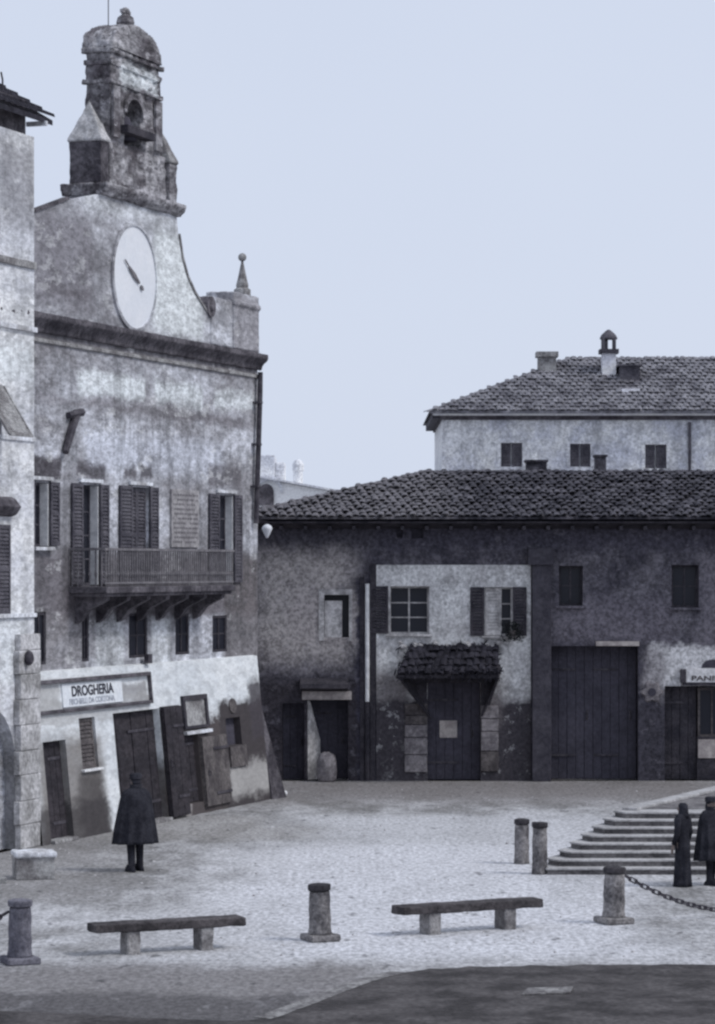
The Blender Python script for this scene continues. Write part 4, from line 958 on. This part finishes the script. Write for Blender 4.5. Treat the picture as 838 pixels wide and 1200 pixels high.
# ------------------------------------------------------------------ distant house in the gap
YF = 118.0; fx = lambda px: (px-CX)*YF/FPX; fz = lambda py: CH+(HZ-py)*YF/FPX
far = thing('distant_house', 'distant whitewashed house with a sloping roof line and stacks seen in the gap between buildings', 'house', (fx(330), YF, 0))
FF = Frame((0, YF), (1, 0), (0, -1))
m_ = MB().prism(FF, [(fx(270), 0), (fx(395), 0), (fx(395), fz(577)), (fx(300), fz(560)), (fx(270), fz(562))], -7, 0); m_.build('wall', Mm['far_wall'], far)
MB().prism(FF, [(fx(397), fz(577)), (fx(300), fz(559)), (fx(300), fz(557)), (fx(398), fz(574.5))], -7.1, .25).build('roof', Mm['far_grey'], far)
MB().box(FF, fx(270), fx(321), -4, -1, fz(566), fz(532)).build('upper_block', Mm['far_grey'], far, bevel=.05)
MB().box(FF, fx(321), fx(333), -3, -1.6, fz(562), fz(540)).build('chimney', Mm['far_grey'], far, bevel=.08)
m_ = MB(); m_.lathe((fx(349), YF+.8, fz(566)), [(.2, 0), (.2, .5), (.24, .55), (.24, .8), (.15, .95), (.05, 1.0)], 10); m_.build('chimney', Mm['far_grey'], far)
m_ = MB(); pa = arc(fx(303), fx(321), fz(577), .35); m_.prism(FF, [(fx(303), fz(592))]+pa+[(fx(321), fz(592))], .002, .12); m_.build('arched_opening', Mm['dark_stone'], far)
m_ = MB(); pa = arc(fx(300), fx(329), fz(577), .47); pb_ = arc(fx(300)-.1, fx(329)+.1, fz(577), .72); m_.prism(FF, pa+pb_[::-1], .002, .1); m_.build('arch_trim', Mm['far_grey'], far)

# ------------------------------------------------------------------ steps
st = thing('stone_steps', 'wide flight of worn stone steps rising to a raised terrace', 'steps', (4.6, 51.2, 0))
rs, td = .115, .33
for k in range(8):
    x0, y0 = 3.40+.232*k, 51.2+td*k; z0 = rs*k; far_ = 17.0-.33*k
    poly = [(x0, y0), (16, y0), (16, y0+far_*.9), (x0-.17+.41*16, y0+.38+.91*16), (x0-.17, y0+.38)]
    s_ = MB().slab([(x+(0), y) for x, y in poly], z0+(.0 if k == 0 else .001), z0+rs-.032); so = s_.build('step', Mm['step_stone'], st, bevel=.008)
    nose = [(x0-.012, y0-.035), (16, y0-.035), (16, y0+far_*.9), (x0-.19+.41*16, y0+.38+.91*16), (x0-.205, y0+.37)]
    MB().slab(nose, z0+rs-.032, z0+rs).build('nosing', Mm['step_edge'], so, bevel=.006)
x0, y0 = 3.40+.232*7-.15, 51.2+td*7+.4; zk = rs*8
d = Vector((.41, .91)).normalized()
for i in range(18):
    a = Vector((x0+.12, y0+.05))+d*(i*.8); b = a+d*.785; nr = Vector((d.y, -d.x))*.3
    MB().slab([(a.x, a.y), (b.x, b.y), (b.x+nr.x, b.y+nr.y), (a.x+nr.x, a.y+nr.y)], zk+.001, zk+.05).build('kerb_stone', Mm['step_edge'], st, bevel=.01)
MB().add([(x0+.5, y0+.25, zk+.004), (15.9, y0+.25, zk+.004), (15.9, y0+10, zk+.004), (x0+.5+4.4, y0+10, zk+.004)], [(0, 1, 2, 3)]).build('terrace', Mm['step_stone'], st)

# ------------------------------------------------------------------ benches
def bench(name, label, ca, cb, hgt, sl_n):
    a, b = Vector(ca), Vector(cb); mid = (a+b)/2; d = (b-a).normalized(); t_ = thing(name, label, 'bench', (mid.x, mid.y, 0), 'stone benches between the bollards')
    fr = Frame((mid.x, mid.y), (d.x, d.y), (d.y, -d.x)); L = sl_n; half = (b-a).length/2
    s_ = erode(MB().box(fr, -L, L, -.2, .2, hgt-.13, hgt).build('seat', Mm['bench_stone'], t_, bevel=.02), .02, .035, .3)
    for sg in (-1, 1):
        erode(MB().box(fr, sg*half-.1, sg*half+.1, -.17, .17, -.02, hgt-.12).build('leg', Mm['bench_leg'], t_, bevel=.015), .02, .03, .2)
    return t_
bench('stone_bench', 'long low stone bench on the left, in front of the shop with the sign', (-3.24, 40.75), (-2.22, 41.2), .455, 1.15)
bench('stone_bench', 'long low stone bench on the right, between two cylindrical bollards', (1.09, 42.95), (2.25, 43.55), .445, 1.22)

# ------------------------------------------------------------------ bollards and chains
def bollard(label, x, y, h, r, dark=False, plinth=True, square=False):
    t_ = thing('stone_bollard', label, 'bollard', (x, y, 0), 'stone bollards round the square')
    ms = Mm['dark_bollard'] if dark else Mm['bollard_stone']; mc = Mm['dark_bollard'] if dark else Mm['cap_stone']
    t_.rotation_euler = (random.uniform(-.018, .018), random.uniform(-.022, .022), 0)
    if plinth:
        m_ = MB(); c, s_ = math.cos(.43), math.sin(.43); w_ = r*1.42
        m_.slab([(x+w_*(c*a-s_*b), y+w_*(s_*a+c*b)) for a, b in ((-1,-1),(1,-1),(1,1),(-1,1))], 0, .1); erode(m_.build('plinth', ms, t_, bevel=.02), .02, .03, .2)
    z0 = .1 if plinth else 0
    m_ = MB(); m_.lathe((x, y, 0), [(r*1.08, z0), (r*1.06, z0+.03), (r*1.0, z0+.08), (r*.97, h*.55), (r*.93, h-.1)], 20); erode(m_.build('shaft', ms, t_), .018, .03, .16)
    m_ = MB(); m_.lathe((x, y, 0), [(r*.96, h-.1), (r*1.04, h-.085), (r*1.05, h-.02), (r*1.0, h-.003), (r*.9, h)], 20); erode(m_.build('cap', mc, t_), .016, .022, .12)
    return t_
bollard('dark stained bollard at the left edge with a chain, left of the nearest bench', -4.69, 39.7, .89, .165, True)
bollard('pale stone bollard on a square plinth standing between the two benches', -.55, 42.15, .835, .165)
bollard('stone bollard right of the right bench with a chain hanging from it', 3.96, 44.2, .87, .17)
bollard('slim stone post beside the steps, the farther and left one of the pair', 3.05, 53.1, .83, .14, plinth=False)
bollard('slim stone post touching the lowest step, the nearer and right one of the pair', 3.27, 51.3, .93, .14, plinth=False)
lk = MB(); ring = []
for j in range(12):
    a = 2*PI*j/12; cxl = (.045 if math.cos(a) > 0 else -.045) + .03*math.cos(a); cyl = .034*math.sin(a)
    nx, ny = math.cos(a), math.sin(a)
    ring.append([(cxl+.013*math.cos(b)*nx, cyl+.013*math.cos(b)*ny, .013*math.sin(b)) for b in [2*PI*i/6 for i in range(6)]])
lk.sweep(ring+[ring[0]], caps=False)
link_me = bpy.data.meshes.new('chain_link'); link_me.from_pydata(lk.v, [], lk.f); link_me.materials.append(Mm['iron'])
def chain(label, a, b, zlow):
    a, b = Vector(a), Vector(b); t_ = thing('iron_chain', label, 'chain', tuple(a), 'iron chains hung from bollards')
    L = (b-a).length; n = int(L/.105); prev = None
    for i in range(n+1):
        s_ = (i+.5)/(n+1); f = lambda q: a.lerp(b, q) + Vector((0, 0, (zlow-a.z)*(1-(2*q-1)**2)))
        d = (f(min(1, s_+.01))-f(max(0, s_-.01))).normalized()
        R_ = d.to_track_quat('X', 'Z').to_matrix().to_4x4() @ Matrix.Rotation(PI/2*(i % 2) + .5, 4, 'X')
        place('chain_link', link_me, t_, f(s_), R_ @ Matrix.Scale(1.0, 4))
    return t_
bollard('stone bollard beyond the right edge at the far end of the chain', 8.47, 46.2, .87, .17)
chain('rusty iron chain sagging from the right bollard past the foot of the steps', (4.13, 44.25, .74), (8.3, 46.1, .74), .07)
bollard('stone bollard beyond the left edge at the far end of the chain', -9.1, 38.0, .89, .165)
chain('short end of iron chain running left from the dark bollard', (-4.85, 39.65, .72), (-8.95, 38.1, .74), .12)
# stone block seat by the portal
t_ = thing('stone_block', 'stone mounting block with a pale top beside the arched portal', 'stone block', (-5.72, 50.6, 0))
fr = Frame((-5.72, 50.3), (s70, -c70), (c70*0-.0-.342, -.94))
fr = Frame((-5.72, 50.6), (.97, .24), (.24, -.97))
MB().box(fr, -.36, .33, -.3, .3, 0, .4).build('base', Mm['mid_stone'], t_, bevel=.02); erode(MB().box(fr, -.38, .36, -.34, .34, .39, .49).build('top_slab', Mm['pale_stone'], t_, bevel=.03), .02, .04, .2)
MB().slab([(-7.4, 49.0), (-6.15, 49.35), (-6.2, 50.2), (-7.4, 50.2)], 0, .12); 
ds = MB().slab([(-8.2, 49.3), (-6.1, 49.75), (-6.35, 50.5), (-8.2, 50.3)], .0, .1).build('door_step', Mm['mid_stone'], None, bevel=.015); tag(recenter(ds), 'low flat doorstep slab at the left edge below the arched portal', 'doorstep')

# ------------------------------------------------------------------ people
def person(label, loc, yaw, h, style):
    """one continuous body grown from tapered limbs, with clothes as children"""
    x, y, z = loc; t_ = thing('person', label, 'person', loc); s_ = h/1.72
    RM = Matrix.Rotation(yaw, 4, 'Z'); Lc = Vector(loc)
    def T(p): return Lc + (RM @ Vector((p[0]*s_, p[1]*s_, p[2]*s_)))
    b = MB()
    def cap(p0, p1, r0, r1, k=10):
        p0, p1 = Vector(p0), Vector(p1); d = (p1-p0); n = d.normalized(); pts = []; rs_ = []
        for i in (-1, -.7, 0): pts.append(p0+n*r0*i); rs_.append(r0*math.sqrt(max(.02, 1-i*i)))
        for i in (0, .7, 1): pts.append(p1+n*r1*i); rs_.append(r1*math.sqrt(max(.02, 1-i*i)))
        b.tube([T(q) for q in pts], [r*s_ for r in rs_], k)
    def ell(c, r):
        b.sweep([[T((c[0]+r[0]*math.sin(PI*i/8+.02)*math.cos(2*PI*j/12), c[1]+r[1]*math.sin(PI*i/8+.02)*math.sin(2*PI*j/12), c[2]-r[2]*math.cos(PI*i/8))) for j in range(12)] for i in range(9)])
    # facing +y before the turn
    ell((0, .01, 1.60), (.075, .095, .118)); ell((0, .03, 1.53), (.055, .07, .06)); cap((0, -.005, 1.42), (0, 0, 1.52), .06, .055)
    cap((0, .1, 1.605), (0, .118, 1.575), .012, .017); ell((.078, -.005, 1.585), (.012, .025, .034)); ell((-.078, -.005, 1.585), (.012, .025, .034))
    ell((0, .1, 1.53), (.028, .012, .008)); ell((.032, .092, 1.615), (.018, .012, .012)); ell((-.032, .092, 1.615), (.018, .012, .012))
    ell((0, 0, 1.22), (.17, .115, .26)); ell((0, 0, .98), (.165, .115, .16)); cap((-.15, 0, 1.4), (.15, 0, 1.4), .065, .065)
    for sg in (-1, 1):
        st_ = .06*sg
        cap((sg*.09, 0, .92), (sg*.1, .02+st_*.6, .5), .085, .058); cap((sg*.1, .02+st_*.6, .5), (sg*.105, st_, .09), .057, .04)
        cap((sg*.105, st_-.04, .05), (sg*.115, st_+.15, .035), .042, .034)
        cap((sg*.18, 0, 1.39), (sg*.25, -.02, 1.1), .052, .042); cap((sg*.25, -.02, 1.1), (sg*.26, .06, .86), .04, .03)
        hp = (sg*.262, .075, .815); cap((sg*.26, .062, .85), (sg*.262, .085, .78), .03, .032)
        for q, (dy, ln) in enumerate(((-.026, .06), (-.009, .075), (.009, .08), (.026, .07))):
            a0 = (sg*.264, .085+dy, .765); a1 = (sg*.26, .09+dy, .765-ln*.55); a2 = (sg*.248, .095+dy, .765-ln)
            cap(a0, a1, .0095, .0085, 6); cap(a1, a2, .0085, .007, 6)
        cap((sg*.255, .105, .815), (sg*.24, .13, .78), .011, .009, 6)
    o = b.build('body', Mm['skin'], t_)
    md = o.modifiers.new('remesh', 'REMESH'); md.mode = 'VOXEL'; md.voxel_size = .0075*s_; md.use_smooth_shade = True
    sm = o.modifiers.new('smooth', 'SMOOTH'); sm.factor = .5; sm.iterations = 2
    bpy.context.view_layer.update()
    me = bpy.data.meshes.new_from_object(o.evaluated_get(bpy.context.evaluated_depsgraph_get())); o.modifiers.clear(); o.data = me
    def shell(name, rows, mat, fold=0.0, kf=9, off=(0, 0)):
        rings = []
        for (zz_, rx, ry, cy) in rows:
            low = max(0, (rows[-1][0]-zz_)/(rows[-1][0]-rows[0][0]))
            rings.append([T((rx*math.cos(a)*(1+fold*low*math.sin(kf*a)), cy+ry*math.sin(a)*(1+fold*low*math.sin(kf*a+.7)), zz_)) for a in [2*PI*j/48 for j in range(48)]])
        m_ = MB(); m_.sweep(rings); return m_.build(name, mat, t_, smooth=True)
    if style == 'cloak':
        shell('cloak', [(.5, .40, .30, .02), (.56, .395, .295, .02), (.8, .37, .27, .02), (1.1, .325, .225, .01), (1.3, .295, .19, 0), (1.41, .265, .15, 0), (1.47, .2, .12, 0), (1.505, .085, .085, 0)], Mm['coat'], .12, 11)
        shell('collar', [(1.43, .11, .11, 0), (1.5, .105, .105, 0), (1.56, .11, .112, -.01)], Mm['coat'])
        for sg in (-1, 1):
            m_ = MB(); st_ = .06*sg
            m_.tube([T((sg*.09, 0, .9)), T((sg*.1, .02+st_*.6, .5)), T((sg*.105, st_-.005, .1)), T((sg*.105, st_, .05))], [.1*s_, .078*s_, .066*s_, .07*s_], 12); m_.build('trouser_leg', Mm['coat'], t_, smooth=True)
            m_ = MB(); m_.sweep([[T((sg*.11+rx*math.cos(a), st_+.045+ry*math.sin(a), zz_)) for a in [2*PI*j/14 for j in range(14)]] for zz_, rx, ry in ((-.0, .062, .185), (.03, .066, .19), (.07, .06, .16), (.12, .058, .1))])
            m_.build('shoe', Mm['coat'], t_, smooth=True)
        shell('hat', [(1.655, .105, .135, .01), (1.665, .112, .14, .01), (1.672, .1, .12, 0), (1.73, .11, .125, 0), (1.755, .08, .09, 0)], Mm['coat'])
        shell('hair', [(1.55, .07, .05, -.055), (1.6, .084, .08, -.03), (1.66, .085, .1, -.004)], Mm['coat'])
    else:
        shell('dress', [(.015, .2, .2, 0), (.1, .19, .185, 0), (.6, .165, .16, 0), (.95, .175, .145, 0), (1.08, .15, .12, 0), (1.28, .19, .145, 0), (1.4, .235, .125, 0), (1.47, .215, .11, 0), (1.505, .09, .085, 0)], Mm['coat'], .1, 8)
        for sg in (-1, 1):
            m_ = MB(); m_.tube([T((sg*.16, 0, 1.4)), T((sg*.19, 0, 1.38)), T((sg*.25, -.02, 1.1)), T((sg*.26, .055, .88))], [.07*s_, .082*s_, .064*s_, .05*s_], 12); m_.build('sleeve', Mm['coat'], t_, smooth=True)
        shell('headscarf', [(1.42, .13, .13, -.01), (1.5, .1, .105, -.025), (1.6, .094, .1, -.02), (1.68, .085, .1, -.01), (1.725, .045, .06, -.005)], Mm['coat'])
    return t_
person('person in a long dark cloak and hat standing before the dark shop doorway', (gx(159, 1021), gy(1021), 0), .5, 1.74, 'cloak')
person('person in a narrow dark dress and headscarf standing just in front of the lowest step', (gx(800, 1039), gy(1039), 0), .9, 1.44, 'dress')
person('person in a wide dark cloak and cap cut by the right edge before the steps', (gx(833, 1037), gy(1037), 0), -2.4, 1.5, 'cloak')
